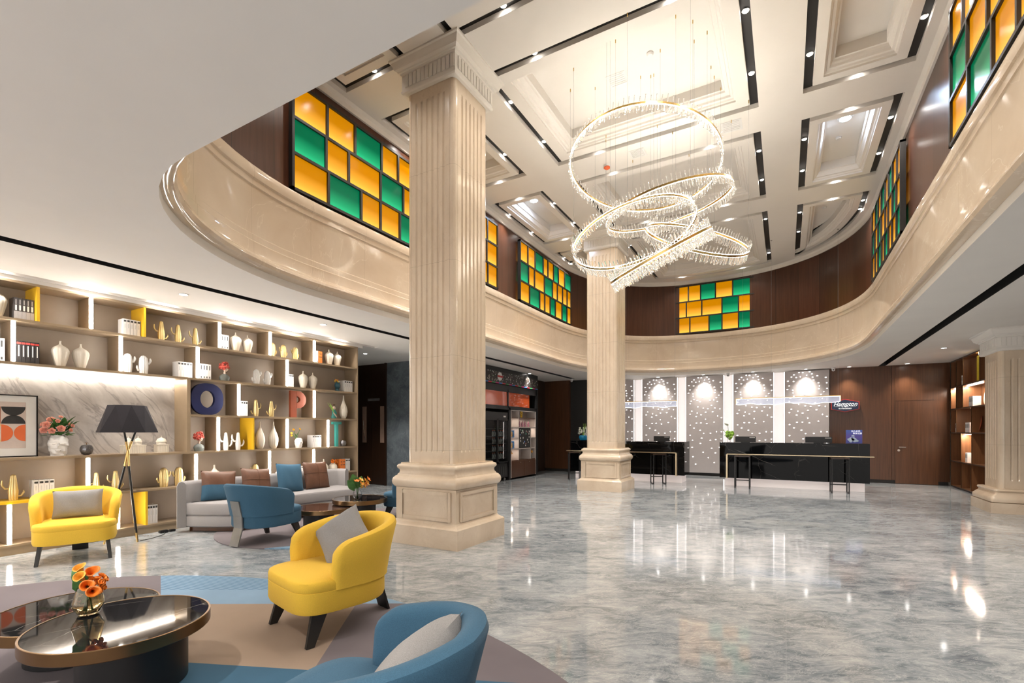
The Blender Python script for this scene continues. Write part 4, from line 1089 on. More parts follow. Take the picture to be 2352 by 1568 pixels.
chair(AB, -1.25, 1.14, math.radians(186), 'blue tub armchair cropped by the bottom edge', RUGZ).scale = (1.04, 1.04, 1.0)
chair(AB, -5.15, 5.85, math.radians(197), 'blue tub armchair half hidden behind the near column', 0)
# cushions
def cushion(name, w, h, t, mats, label, loc, rot, seam=None, split=None, group=None, spin=0):
    o = thing(name, label, 'cushion', loc, group=group); o.rotation_euler = rot
    N = 18; b = MB()
    def surf(sgn, i, j):
        u, v = -1 + 2 * i / N, -1 + 2 * j / N
        e = (1 - abs(u) ** 3.2) * (1 - abs(v) ** 3.2)
        pin = 1 - .055 * (1 - abs(v) ** 2) * abs(u) ** 3 - 0; pin2 = 1 - .055 * (1 - abs(u) ** 2) * abs(v) ** 3
        wr = .004 * math.sin(7 * u + 3 * v) * e
        return (u * w / 2 * pin, sgn * (t / 2 * e ** .55 + wr), v * h / 2 * pin2 + h / 2)
    o0 = 0
    for sgn in (-1, 1):
        o0 = len(b.v); b.v += [surf(sgn, i, j) for j in range(N + 1) for i in range(N + 1)]
        for j in range(N):
            for i in range(N):
                a = o0 + j * (N + 1) + i; b.f.append((a, a + 1, a + N + 2, a + N + 1)); b.m.append(1 if (split and j < N * split) else 0)
    if spin:
        mt = Matrix.Rotation(spin, 4, 'Y'); b.xform(Matrix.Translation((0, 0, -h / 2))); b.xform(mt)
        lo = min(v[2] for v in b.v); b.xform(Matrix.Translation((0, 0, -lo - .012)))
    b.build('cover', mats, o, True)
    if seam:
        s = MB()
        for k in ('h', 'v'):
            pts = []
            for q in range(N + 1):
                c = surf(-1, q, int(N * .58)) if k == 'h' else surf(-1, N // 2, q)
                pts.append((c[0], c[1] - .001, c[2]))
            s.tube(pts, .0035, 5)
        s.build('seam', mats[0], o, True)
    return o
cushion('cushion', .36, .36, .13, ['grey_f'], 'grey cushion turned on its corner in the foreground yellow armchair', (-2.79, 2.31, .405), (math.radians(-38), 0, fang + PI / 2 + .42), spin=math.radians(-45))
cushion('cushion', .42, .30, .14, ['grey_f'], 'grey rectangular cushion in the yellow armchair by the bookcase', (-6.70, 2.24, .415), (math.radians(-14), 0, math.atan2(-.38, .92) + PI / 2))
cushion('cushion', .46, .36, .18, ['grey_f'], 'grey cushion in the cropped blue armchair at the bottom', (-1.15, 1.16, .40), (math.radians(-34), math.radians(6), math.radians(190) + PI / 2))
# ------------------------------------------------------------------ sofa
def smooth_poly(P, it=3, keep=()):
    for _ in range(it):
        Q = []
        n = len(P)
        for i in range(n):
            a, c = Vector(P[i]), Vector(P[(i + 1) % n]); Q += [tuple(a.lerp(c, .25)), tuple(a.lerp(c, .75))]
        P = Q
    return P
so = thing('sofa', 'long light grey sofa with an angled left end in front of the bookcase', 'sofa', (0, 0, 0))
plan_s = [(-7.04, 3.50), (-7.00, 3.44), (-6.90, 3.48), (-6.50, 3.68), (-6.34, 3.80), (-6.35, 4.0), (-6.45, 4.4), (-6.48, 4.85), (-6.42, 5.3), (-6.28, 5.70), (-6.30, 5.86), (-6.6, 6.0), (-7.0, 6.02), (-7.04, 5.9)]
PS = smooth_poly(plan_s, 2)
def so_r(d, z): return [(x, y, z) for x, y in inset(PS, d)]
MB().rings([so_r(.07, .012), so_r(.07, .07)]).build('plinth', 'wood', so)
MB().rings([so_r(.02, .07), so_r(0, .085), so_r(0, .205), so_r(.015, .225)]).build('seat_base', 'sofa', so, True)
MB().rings([so_r(.015, .225), so_r(0, .24), so_r(0, .365), so_r(.006, .372), so_r(.012, .384), so_r(.05, .391), so_r(.09, .393)]).build('seat_cushion', 'sofa', so, True)
bp = [(-6.985, 3.36), (-7.04, 3.38), (-7.09, 3.44), (-7.11, 3.6), (-7.12, 4.4), (-7.12, 5.2), (-7.11, 5.8), (-7.08, 6.0), (-7.0, 6.09), (-6.86, 6.12)]
R = []
for i, p in enumerate(bp):
    a = Vector(bp[max(0, i - 1)]); c = Vector(bp[min(len(bp) - 1, i + 1)]); d = (c - a).normalized(); nn = Vector((d.y, -d.x))   # toward +x
    P = Vector(p); th = .10
    R.append([(*(P), .07), (*(P - nn * 0), .62), (*(P + nn * .02), .665), (*(P + nn * .05), .68), (*(P + nn * .08), .665), (*(P + nn * th), .63), (*(P + nn * th), .07)])
MB().rings(R).build('backrest', 'sofa', so, True, bevel=0)
ga = 'cushions along the sofa'
rx = math.radians(-16)
cushion('cushion', .44, .42, .15, ['leather', 'blue'], 'brown and blue two tone cushion at the left end of the sofa', (-6.84, 3.82, .39), (rx, math.radians(4), PI / 2 - .25), split=.48, group=ga)
cushion('cushion', .46, .42, .15, ['leather'], 'brown cross seamed cushion left of the blue cushion', (-6.83, 4.38, .39), (rx, math.radians(5), PI / 2), seam=1, group=ga)
cushion('cushion', .44, .46, .15, ['blue'], 'plain blue cushion in the middle of the sofa', (-6.80, 4.92, .39), (rx, math.radians(4), PI / 2 - .05), group=ga)
cushion('cushion', .48, .46, .15, ['leather'], 'brown cross seamed cushion right of the blue cushion', (-6.82, 5.44, .39), (rx, math.radians(2), PI / 2), seam=1, group=ga)
# ------------------------------------------------------------------ coffee tables
def table(x, y, z, r, label, top, dx=0, dy=0, br=.24, zb=RUGZ, ry=None, grp='nested round coffee tables'):
    o = thing('coffee_table', label, 'table', (x, y, zb), group=grp); z -= zb; ry = ry or r
    k = ry / r
    MB().lathe([(r - .012, z - .02), (r - .012, z)], seg=72, sy=k).build('table_top', top, o, True)
    MB().lathe([(r - .06, z - .055), (r - .004, z - .058), (r, z - .054), (r, z + .001), (r - .003, z + .003), (r - .010, z + .002), (r - .012, z - .02), (r - .06, z - .02)], seg=72, sy=k).build('rim', 'bronze', o, True)
    MB().lathe([(br - .02, 0), (br, .006), (br, z - .055)], dx, dy, 0, 48).build('drum_base', 'blackm', o, True)
table(-2.99, 1.18, .37, .388, 'black marble round table nearest the camera, carrying the glass vase', 'marq', -.02, .06, .24)
table(-3.66, 1.22, .295, .40, 'lower black marble round table at the left edge behind the nearest table', 'marq', -.05, 0, .22)
table(-5.43, 5.06, .37, .385, 'higher round table by the sofa carrying orchids, behind the yellow armchair', 'marq', 0, .03, .2)
table(-5.60, 4.55, .295, .385, 'lower brown marble round table in front of the sofa', 'marqb', -.03, -.05, .2)
# vases on the tables
def glass_vase(label, loc, s, mat='glass', facet=8):
    o = thing('glass_vase', label, 'vase', loc, scale=s)
    pr = [(.03, 0), (.045, .004), (.072, .05), (.068, .07), (.048, .15), (.045, .15), (.064, .07), (.067, .052), (.042, .012), (.002, .010)]
    MB().lathe(pr, seg=facet * 3).build('body', mat, o, True)
    return o
glass_vase('amber glass vase of orange lilies on the nearest table', (-3.25, 1.13, .373), 1.0, 'glassamber')
o = thing('lily_bouquet', 'orange calla lilies with broad leaves in the amber glass vase', 'flowers', (-3.25, 1.13, .50))
b = MB()
rnd = random.Random(4)
RV = Vector((.87, .49, 0)); TC = Vector((.90, -.42, .1))
cal = [(RV * a + TC * q + Vector((0, 0, u)), TC * .8 + RV * d_ + Vector((0, 0, e))) for a, u, q, d_, e in ((-.022, .058, .03, -.3, .45), (.002, .026, .055, .0, .25), (.030, .004, .06, .1, .1), (-.034, .088, .0, -.3, .9), (.012, .075, .01, .2, .8))]
for c, d in cal:
    b.tube([(rnd.uniform(-.02, .02), rnd.uniform(-.02, .02), -.11), (0, 0, 0), (Vector(c) - Vector(d).normalized() * .03)], .004, 6)
b.build('stems', 'green', o, True)
for i, (c, d) in enumerate(cal):
    b = MB(); s = len(b.v); rr = .025
    b.rings([[(rr * q * math.cos(t) * (1 + .25 * (math.cos(t) > .6) * q), rr * q * math.sin(t), z * .05 + (.018 * q * max(0, math.cos(t)))) for t in [2 * PI * j / 20 for j in range(20)]] for q, z in ((.15, -.6), (.35, 0), (.7, .7), (1.0, 1.0), (1.15, .95), (.92, .98), (.6, .65), (.25, 0))], cap=False)
    b.xform(Matrix.Translation(c) @ Vector(d).to_track_quat('Z', 'Y').to_matrix().to_4x4(), s)
    b.build('blossom', 'orange' if i % 3 else 'orange2', o, True)
b = MB(); petal_ball(b, tuple(RV * .05 + TC * .03 + Vector((0, 0, .045))), .036, 18, 9); petal_ball(b, tuple(RV * .06 + TC * .03 + Vector((0, 0, .01))), .026, 10, 10); b.build('ruffled_blossom', 'orange', o, True)
for a, t, w in [(tuple(RV * a0 + TC * .02 + Vector((0, 0, u0))), tuple(RV * a1 + TC * q1 + Vector((0, 0, u1))), w1) for a0, u0, a1, q1, u1, w1 in ((-.02, -.01, -.085, .0, .115, .020), (-.02, -.02, -.055, .04, .085, .030), (-.01, .0, -.045, -.02, .10, .026), (-.03, -.03, .01, .06, -.035, .026))]:
    b = MB(); leaf(b, a, t, w * 1.15, side=TC); b.build('leaf', 'green', o, True)
glass_vase('small faceted glass vase of orchids on the table by the sofa', (-5.40, 4.98, .373), .92, 'glass')
o = thing('orchid_bouquet', 'yellow and orange orchids wrapped in a green leaf, on the table by the sofa', 'flowers', (-5.40, 4.98, .515), scale=1.35)
rnd = random.Random(12)
for k in range(12):
    a = rnd.uniform(0, 2 * PI); e = rnd.uniform(0, 1)
    c = Vector((.07 * math.cos(a) * e + .03, .085 * math.sin(a) * e + .02, .06 + .06 * rnd.uniform(-.6, .8)))
    b = MB(); s0 = len(b.v)
    for j in range(5):
        t = 2 * PI * j / 5; leaf(b, (0, 0, 0), (.036 * math.cos(t), .036 * math.sin(t), .014), .012)
    b.xform(Matrix.Translation(c) @ (c - Vector((-.02, 0, .02))).to_track_quat('Z', 'Y').to_matrix().to_4x4(), s0)
    b.ball(tuple(c + Vector((.006, -.003, .006))), .007, seg=6, rg=4)
    b.build('blossom', 'orange2' if k % 3 else 'orange', o, True)
for a, t, w in (((-.01, -.03, -.02), (-.04, -.10, .10), .05), ((-.03, 0, 0), (-.05, -.02, .16), .07), ((-.03, .02, 0), (-.03, .09, .13), .06)):
    b = MB(); leaf(b, a, t, w * .8, side=TC); b.build('leaf', 'green', o, True)
b = MB(); b.tube([(0, 0, -.10), (0, .01, .03)], .006, 6); b.tube([(.01, -.01, -.10), (0, -.02, .03)], .005, 6); b.build('stems', 'green', o)
# ------------------------------------------------------------------ rugs
def rugmat(name, lines):
    n = NT(name); p = n.sep(n.map()); X_, Y_ = p[0], p[1]
    def side(a, b_, c_): return n.math('GREATER_THAN', n.math('ADD', n.math('ADD', n.math('MULTIPLY', X_, a), n.math('MULTIPLY', Y_, b_)), c_), 0.0)
    pile = n.noise(n.map(), 420, 2); sh = n.noise(n.map(), 3, 3)
    mauve, ltb, beige, dkb = (.17, .145, .155), (.22, .34, .47), (.34, .25, .185), (.04, .12, .20)
    col = mauve
    return n, side, X_, Y_, mauve, ltb, beige, dkb, pile, sh
n, side, X_, Y_, mauve, ltb, beige, dkb, pile, sh = rugmat('patchwork_rug', None)
# regions (object coordinates = world coordinates)
right_of = side(.38, .84, -.005)                                   # x > -4.27
above = side(-.577, 1.0, -4.34)                               # beyond the beige / light blue edge
below_blue = side(.42, -1.0, 2.77)                            # nearer than the dark blue edge
left_mauve = side(-.82, -.57, -.86)                            # left of the beige / mauve edge
stripe = n.math('LESS_THAN', n.math('MODULO', n.math('ADD', n.math('ADD', n.math('MULTIPLY', X_, -.15), Y_), 10.0), .030), .010)
hi = side(-.567, 1.0, -4.68)
lb = n.mix(n.math('MULTIPLY', stripe, n.math('ADD', n.math('MULTIPLY', hi, .75), .0)), ltb, (.03, .12, .22))
inner = n.mix(left_mauve, mauve, beige)
inner = n.mix(below_blue, inner, dkb)
c = n.mix(above, inner, lb)
c = n.mix(right_of, mauve, c)
c = n.mix(.5, c, n.ramp(pile, [(.3, .8), (.7, 1.0)]), 'MULTIPLY'); c = n.mix(.35, c, n.ramp(sh, [(.35, .75), (.65, 1.0)]), 'MULTIPLY')
n.bump(pile, .3, .003); M['rug'] = n.done(c, .95)
def ell(cx, cy_, a, b_, seg=96, wob=0): return [(cx + (a + wob * math.sin(5 * t)) * math.cos(t), cy_ + (b_ + wob * math.cos(4 * t)) * math.sin(t)) for t in [2 * PI * k / seg for k in range(seg)]]
E = ell(-2.95, .40, 3.25, 2.48)
tag(MB().rings([[(x, y, .001) for x, y in E], [(x, y, .010) for x, y in E], [(x * 1, y, RUGZ) for x, y in inset(E, .01)]]).build('rug', 'rug'), 'large round patchwork rug under the foreground seats, mauve, beige and blue', 'rug')
n, side, X_, Y_, mauve, ltb, beige, dkb, pile, sh = rugmat('striped_rug', None)
s1 = side(1.0, -.75, 7.75)
stripe = n.math('LESS_THAN', n.math('MODULO', n.math('ADD', n.math('ADD', n.math('MULTIPLY', X_, -.25), Y_), 20.0), .034), .013)
lb = n.mix(n.math('MULTIPLY', stripe, .7), ltb, (.10, .22, .32)); c = n.mix(s1, mauve, lb)
c = n.mix(.4, c, n.ramp(pile, [(.3, .8), (.7, 1.0)]), 'MULTIPLY'); M['rug2'] = n.done(c, .95)
E = ell(-5.70, 4.78, 1.40, 1.47, wob=.012)
E = [(x, y) if x > -6.4 else (x, y) for x, y in E]
tag(MB().rings([[(x, y, .001) for x, y in E], [(x, y, .010) for x, y in E], [(x, y, RUGZ - .001) for x, y in inset(E, .01)]]).build('rug', 'rug2'), 'smaller round rug with a striped blue sector under the seats by the sofa', 'rug')
# ------------------------------------------------------------------ reception
PW = [(-5.36, -4.31), (-4.03, -2.95), (-2.68, -1.62), (-1.35, -.31), (-.03, 1.02)]
rnd = random.Random(21)
dots = []
tries = 0
while len(dots) < 88 and tries < 6000:
    tries += 1
    x = rnd.uniform(-.48, .48); z = .12 + 2.78 * (rnd.random() ** .62)
    if all(math.hypot(x - p[0], z - p[1]) > (.075 + .13 * max(0, (2.3 - z)) / 2.3) for p in dots): dots.append((x, z, rnd.choice([0, 0, 1, .5])))
b = MB()
for x, z, a in dots:
    rx_, rz_ = (.022, .012) if a == 0 else ((.012, .018) if a == 1 else (.018, .012))
    P = [(x + rx_ * math.cos(t), -.013, z + rz_ * math.sin(t)) for t in [2 * PI * k / 10 for k in range(10)]]
    b.rings([[(p[0], -.006, p[2]) for p in P], P])
DOTS = b.mesh('glowing_perforations', 'dot')
nm = ['leftmost perforated grey panel, mostly behind the middle column', 'second perforated grey panel from the left behind the left counter', 'third perforated grey panel from the left, between the counters', 'fourth perforated grey panel from the left, behind the flower vase', 'rightmost perforated grey panel beside the hexagonal sign']
for i, (x0, x1) in enumerate(PW):
    o = thing('perforated_panel', nm[i], 'wall panel', ((x0 + x1) / 2, 15.62, .09), group='perforated panels behind the reception')
    w = (x1 - x0) / 2
    MB().box(-w, w, -.006, .03, .0, 2.93).build('panel_board', 'grey_panel', o)
    tag(link('glowing_perforations', DOTS, o), kind='stuff')
    for sx in ((-1,) if i == 4 else (-1, 1)): MB().box(sx * (w + .008) - .007, sx * (w + .008) + .007, .02, .03, 0, 2.93).build('edge_light', 'led_edge', o)
b = MB()
for i in range(4): b.box(PW[i][1] + .0, PW[i + 1][0] - .0, 15.80, 15.83, .1, 3.03)
o = tag(b.build('trim_60', 'backlit'), kind='structure')  # light of the edge LEDs on the recess wall, put into its emission
def counter(x0, x1, ya, label, legside):
    o = thing('reception_counter', label, 'counter', ((x0 + x1) / 2, ya, 0), group='black marble reception counters'); w = (x1 - x0) / 2
    MB().box(-w, w, 0, .04, .20, 1.075).box(-w, w, .04, .75, 1.045, 1.075).box(-w, -w + .04, .04, .75, .20, 1.045).box(w - .04, w, .04, .75, .20, 1.045).build('marble_front', 'marqd', o)
    MB().box(-w + .12, w - .08, .10, .70, 0, .20).build('lit_plinth', 'pinkbase', o)
    lx = -w + .18 if legside < 0 else w - .18
    a, c = (lx, w + .06) if legside < 0 else (-w - .06, lx)
    MB().box(a, c, -.16, -.02, .782, .80).box(lx - .018, lx + .018, -.16, -.02, .20, .782).build('brass_ledge', 'champm', o)
    return o
counter(-1.44, 1.60, 13.05, 'long black marble reception counter on the right', -1)
counter(-5.45, -2.28, 13.05, 'black marble reception counter on the left, partly behind the column', 1)
st = thing('bar_stool', '', 'stool')
MB().box(-.17, .17, -.15, .15, .745, .77).build('seat', 'wood_dark', st, bevel=.004)
for sx in (-1, 1):
    b = MB(); x = sx * .155
    for y in (-.135, .135): b.box(x - .011, x + .011, y - .011, y + .011, 0, .745)
    b.box(x - .011, x + .011, -.135, .135, .0, .022); b.box(x - .011, x + .011, -.135, .135, .72, .745); b.build('side_frame', 'bronze_dark' if 'bronze_dark' in M else 'blackm', st)
MB().box(-.15, .15, .124, .146, .16, .182).build('footrest', 'blackm', st)
gs = 'metal framed stools at the reception'
for x, y, rz, lab in ((-.90, 12.72, 0, 'bar stool at the left end of the right hand counter'), (1.02, 12.72, .06, 'bar stool at the right end of the right hand counter'), (-2.86, 12.68, .5, 'bar stool at the right end of the left hand counter'), (-5.15, 12.62, .5, 'bar stool left of the middle column')):
    place(st, lab, (x, y, 0), rz, gs)
def monitor(x, y, w, label):
    o = thing('computer_monitor', label, 'monitor', (x, y, 1.075), group='monitors on the reception counters')
    MB().box(-w / 2, w / 2, 0, .02, .006, .145).build('screen_back', 'blackm', o, bevel=.004)
    MB().box(-.03, .03, .01, .03, 0, .08).box(-.10, .10, -.02, .10, 0, .008).build('stand', 'blackm', o)
    MB().box(w / 2 - .14, w / 2 - .02, -.002, 0, .112, .124).build('logo_plate', 'whitep', o)
monitor(-2.90, 13.25, .42, 'black monitor on the left reception counter')
monitor(-1.01 + .14, 13.25, .46, 'black monitor nearer the vase on the right reception counter')
monitor(.66, 13.25, .53, 'black monitor nearer the purple poster on the right reception counter')
# poster stand
o = thing('poster_stand', 'small purple promotional poster standing on the right counter', 'poster', (1.33, 13.2, 1.077))
n = NT('poster_print'); g = n.sep(n.map(src='Generated')); c = n.ramp(g[2], [(0, (.03, .05, .30)), (.5, (.08, .05, .32)), (1, (.04, .10, .42))]); M['poster'] = n.done(c, .3)
MB().box(-.15, .15, 0, .012, 0, .30).build('poster_board', 'poster', o)
b = MB()
for k, (cx, cz, rx_, rz_) in enumerate(((-.06, .08, .06, .05), (-.01, .10, .045, .035), (.03, .06, .05, .03), (-.02, .17, .03, .02))):
    P = [(cx + rx_ * math.cos(t) * (1 + .2 * math.sin(3 * t + k)), -.003, cz + rz_ * math.sin(t) * (1 + .2 * math.cos(4 * t + k))) for t in [2 * PI * j / 18 for j in range(18)]]
    b.rings([[(p[0], -.0005, p[2]) for p in P], P], mi=0)
b.build('printed_artwork', simple('pale_blue_print', (.45, .55, .7), .5), o)
text_mesh('加入会员', .042, 'signw', o, (.03, -.004, .272), (PI / 2, 0, 0), ext=.0008)
text_mesh('尊享优惠', .042, 'signw', o, (.06, -.004, .222), (PI / 2, 0, 0), ext=.0008)
# hexagonal sign
o = thing('hexagonal_sign', 'navy hexagonal hotel sign with white script and red border on the veneer wall', 'sign', (1.375, 15.62, 2.035))
def hexa(w, h, e): return [(-w, -e), (0, -h), (w, -e), (w, e), (0, h), (-w, e)]
def hexplate(w, h, e, y0, y1):
    b = MB(); P = hexa(w, h, e); b.rings([[(x, y1, z) for x, z in P], [(x, y0, z) for x, z in P]]); return b
hexplate(.315, .175, .10, -.02, .07).build('border', 'signred', o)
hexplate(.295, .158, .088, -.024, -.019).build('face', 'signblue', o)
text_mesh('Hampton', .150, 'signw', o, (0, -.026, .035), (PI / 2, 0, 0), shear=.35, sx=.92)
text_mesh('by Hilton', .042, 'signw', o, (0, -.026, -.028), (PI / 2, 0, 0))
text_mesh('希尔顿欢朋酒店', .042, 'signw', o, (0, -.026, -.082), (PI / 2, 0, 0))
MB().box(-.24, -.11, -.026, -.024, -.030, -.027).box(.11, .24, -.026, -.024, -.030, -.027).build('rule_lines', 'signw', o)
# linear pendants
def linear(x0, x1, y, z, label, seed):
    o = thing('linear_pendant', label, 'pendant light', ((x0 + x1) / 2, y, z), group='linear glass pendants over the counters'); w = (x1 - x0) / 2; rnd = random.Random(seed)
    MB().box(-w, w, -.02, .02, .09, .105).box(w - .012, w, -.02, .02, -.03, .09).box(-w, -w + .012, -.02, .02, -.03, .09).build('brass_channel', 'brass', o)
    N = 60; lo = []; ph = rnd.uniform(0, 6)
    for k in range(N + 1):
        u = -w + .015 + (2 * w - .03) * k / N; lo.append((u, -.055 + .016 * math.sin(7 * u + ph) + .010 * math.sin(17 * u + ph * 2)))
    b = MB(); n_ = len(lo)
    V = [(u, -.004, .085) for u, z_ in lo] + [(u, -.004, z_) for u, z_ in lo] + [(u, .004, .085) for u, z_ in lo] + [(u, .004, z_) for u, z_ in lo]
    F = []
    for k in range(n_ - 1):
        F += [(k, k + 1, n_ + k + 1, n_ + k), (2 * n_ + k, 3 * n_ + k, 3 * n_ + k + 1, 2 * n_ + k + 1)]
    b.add(V, F); b.build('acrylic_fin', 'acryl', o)
    b = MB(); b.tube([(u, 0, z_) for u, z_ in lo], .0055, 5); b.tube([(lo[0][0], 0, lo[0][1]), (lo[0][0], 0, .085)], .008, 5); b.tube([(lo[-1][0], 0, lo[-1][1]), (lo[-1][0], 0, .085)], .008, 5); b.tube([(-w, 0, .083), (w, 0, .083)], .006, 5)
    b.build('glowing_edge', 'glowedge', o)
    for sx in (-.85, -.28, .95):
        MB().tube([(sx * w, 0, .105), (sx * w, 0, ZU - z - .003)], .0018, 4).build('suspension_wire', 'steel', o); MB().cyl(sx * w, 0, ZU - z - .012, ZU - z, .02).build('ceiling_rose', 'chrome', o)
n = NT('acrylic_sheet'); n.done((.75, .82, 1), .05, Alpha=.40, Emission_Color=(.55, .68, 1, 1), Emission_Strength=.05); M['acryl'] = n.m
M['glowedge'] = emis('edge_glow', (.82, .9, 1), 1.0)
linear(-1.07, 1.07, 13.0, 2.05, 'linear glass pendant over the right reception counter', 1)
linear(-4.55, -2.45, 13.0, 2.05, 'linear glass pendant over the left reception counter, passing behind the column', 2)
# security cameras
def seccam(x, y, z, label):
    o = thing('security_camera', label, 'camera', (x, y, z), group='white dome security cameras')
    MB().lathe([(.05, 0), (.05, -.03), (.035, -.045)], seg=20).build('mount', 'whitep', o, True)
    MB().ball((0, -.01, -.065), .04).build('dome', 'whitep', o, True)
    b = MB(); b.ball((0, -.047, -.07), .014); b.build('camera_lens', 'blackm', o, True)
seccam(1.10, 15.42, ZL, 'white security camera above the right perforated panel')
seccam(-1.47, 15.44, ZL, 'white security camera in the glowing gap above the flower vase')
seccam(-6.05, 14.6, ZL, 'white security camera left of the middle column')
# counter flowers
o = thing('glass_vase', 'slim glass vase on the left end of the right counter', 'vase', (-1.37 + .13, 13.2, 1.077)); MB().lathe([(.03, 0), (.034, .005), (.034, .13), (.031, .13), (.031, .008), (.002, .008)], seg=20).build('body', 'glass', o, True)
o = thing('lily_bouquet', 'white calla lilies and green chrysanthemums on the right counter', 'flowers', (-1.24, 13.2, 1.20), scale=1.25)
b = MB(); petal_ball(b, (.01, 0, .05), .07, 30, 31); b.build('green_blooms', 'green2', o, True)
for c, d in (((-.09, 0, .12), (-.6, -.6, .5)), ((-.02, 0, .22), (-.5, -.7, .6)), ((-.10, .0, .04), (-.8, -.5, .2))):
    b = MB(); leaf(b, c, tuple(Vector(c) + Vector(d) * .10), .045); b.tube([(0, 0, -.05), (c[0] * .5, 0, c[2] * .6), c], .004, 5, mi=1); b.build('calla_bloom', ['petalw', 'green'], o, True)
o = thing('blue_bowl', 'round turquoise bowl on the left counter beside the middle column', 'vase', (-5.15, 13.3, 1.077)); MB().lathe([(.06, 0), (.10, .02), (.125, .09), (.118, .14), (.10, .15), (.09, .14)], seg=32).build('body', simple('turquoise_glaze', (.01, .20, .38), .2), o, True)
o = thing('orchid_bouquet', 'white orchids and twigs in the turquoise bowl', 'flowers', (-5.15, 13.3, 1.22)); rnd = random.Random(3)
for k in range(16):
    c = (rnd.uniform(-.16, .16), rnd.uniform(-.12, .1), rnd.uniform(.02, .24)); b = MB()
    for j in range(5): t = 2 * PI * j / 5; leaf(b, c, (c[0] + .045 * math.cos(t), c[1] - .02, c[2] + .045 * math.sin(t)), .018)
    b.build('blossom', 'petalw', o, True)
b = MB()
for k in range(9): b.tube([(0, 0, -.05), (rnd.uniform(-.16, .12), 0, rnd.uniform(.25, .36))], .003, 4)
b.build('twigs', 'green2', o)
# ------------------------------------------------------------------ kiosk
XK = -6.62
k_ = thing('shop_kiosk', 'dark framed snack kiosk with an orange glass fascia left of the reception', 'kiosk', (XK, 11.0, 0))
def kb(y0, y1, z0, z1, x0=-.45, x1=0.0): return MB().box(x0, x1, y0, y1, z0, z1)
Yk = 11.0
MB().box(-.5, .0, -2.0, 2.27, 2.93, 3.04).box(-.5, 0, 2.14, 2.27, 0, 2.93).box(-.5, 0, -2.1, -1.95, 0, 2.93).box(-.5, .0, .50, .60, 0, 2.0).box(-.5, 0, -2.0, 2.2, 1.94, 2.04).box(-.5, -.46, -2.0, 2.2, 0, 2.93).box(-.5, 0, -2.0, 2.2, 2.42, 2.60).box(-.48, 0, .43, .49, 2.0, 2.5).build('frame', 'blackm', k_)
n = NT('sprinkle_print'); v = n.new('ShaderNodeTexVoronoi'); n.put(v.inputs['Vector'], n.map((1, 26, 13), (.5, 0, 0))); v.inputs['Scale'].default_value = 1.0
f_ = n.math('LESS_THAN', v.outputs['Distance'], .23); hsv = n.mix(.75, v.outputs['Color'], (.8, .7, .65)); c = n.mix(f_, (.02, .016, .014), hsv); M['sprinkle'] = n.done(c, .35)
MB().box(-.01, .012, -2.0, 2.26, 2.62, 2.93).build('header_board', 'sprinkle', k_)
cols = [(.7, .03, .05), (.05, .35, .12), (.6, .02, .2), (.03, .2, .6)]
b = MB()
for i in range(24): b.box(.012, .016, -2.0 + i * .177, -2.0 + (i + 1) * .177, 2.615, 2.64, i % 4)
b.build('colour_strip', [simple('strip_%d' % i, c_, .4) for i, c_ in enumerate(cols)], k_)
b = MB(); b.lathe([(.11, 0), (.11, .02)], seg=32, sx=1.0); b.xform(Matrix.Translation((.012, -.02, 2.80)) @ Matrix.Rotation(PI / 2, 4, 'Y')); b.build('round_logo', 'whitep', k_)
MB().box(.03, .04, -.15, .11, 2.775, 2.825).build('logo_banner', simple('logo_red', (.5, .03, .03), .4), k_)
MB().box(-.04, -.02, -1.95, .43, 2.04, 2.42).box(-.04, -.02, .49, 1.75, 2.04, 2.42).build('orange_glass', 'orangeg', k_)
# display unit
u_ = thing('display_shelf', 'white lit display shelf with a pin board inside the kiosk', 'shelf', (XK, 11.62, 0))
S = MB(); D = -.32; t = .012
for y in (.0, 1.50): S.box(D, .004, y - t, y + t, .05, 1.94)
S.box(D, .004, 0, 1.5, 1.925, 1.94); S.box(D, .004, .43, .45, .52, 1.92); S.box(D, .004, 1.17, 1.19, .53, 1.48)
for z in (1.46, .85): S.box(D, .004, 0, 1.5, z - .014, z + .014)
for z in (1.16,): S.box(D, .004, 0, .43, z - .012, z + .012); S.box(D, .004, 1.19, 1.5, z - .012, z + .012)
S.box(D - .02, D, 0, 1.5, .05, 1.94); S.build('carcass', simple('white_laminate', (.62, .55, .52), .4), u_)
MB().box(D, .0, .46, 1.49, 1.72, 1.735).box(D, 0, .01, .42, 1.72, 1.735).build('wood_shelf', 'wood', u_)
MB().box(D, -.005, .0, 1.5, .05, .53).build('cabinet_body', 'wood', u_)
for y0, y1, hy in ((.02, .745, .52), (.755, 1.48, 1.05)):
    dd = MB().box(-.004, .012, y0, y1, .07, .50).build('cabinet_door', 'wood', u_); MB().ball((.02, hy, .46), .012).build('knob', 'chrome', dd, True)
pb = MB().box(-.02, .0, .46, 1.16, .88, 1.44).build('pin_board', 'ink', u_)
b = MB(); rnd = random.Random(5)
for i in range(22):
    y, z = rnd.uniform(.52, 1.1), rnd.uniform(.93, 1.40); b.ball((.002, y, z), .024, mi=(0 if i % 4 else 1 + (i // 4) % 3), seg=8, rg=4, sz=(.15, 1, rnd.uniform(.7, 1.5)))
b.build('pinned_badges', ['paper', simple('badge_green', (.1, .4, .25), .5), simple('badge_blue', (.15, .25, .6), .5), simple('badge_red', (.6, .2, .2), .5)], pb)
for z, ya in ((1.715, .25), (1.715, 1.2), (1.445, .25), (1.145, .25), (1.445, 1.35), (.835, .25)):
    s = area((XK - .12, 11.62 + ya, z), .05, .05, .28, WARM, parent=u_)
pk = proto('snack_bag', 'snack'); MB().lathe([(.03, 0), (.045, .02), (.05, .08), (.035, .13), (.006, .16), (.02, .18)], seg=12, sx=.6).build('bag', simple('pink_bag', (.65, .30, .42), .4, var=.4, scale=40), pk, True)
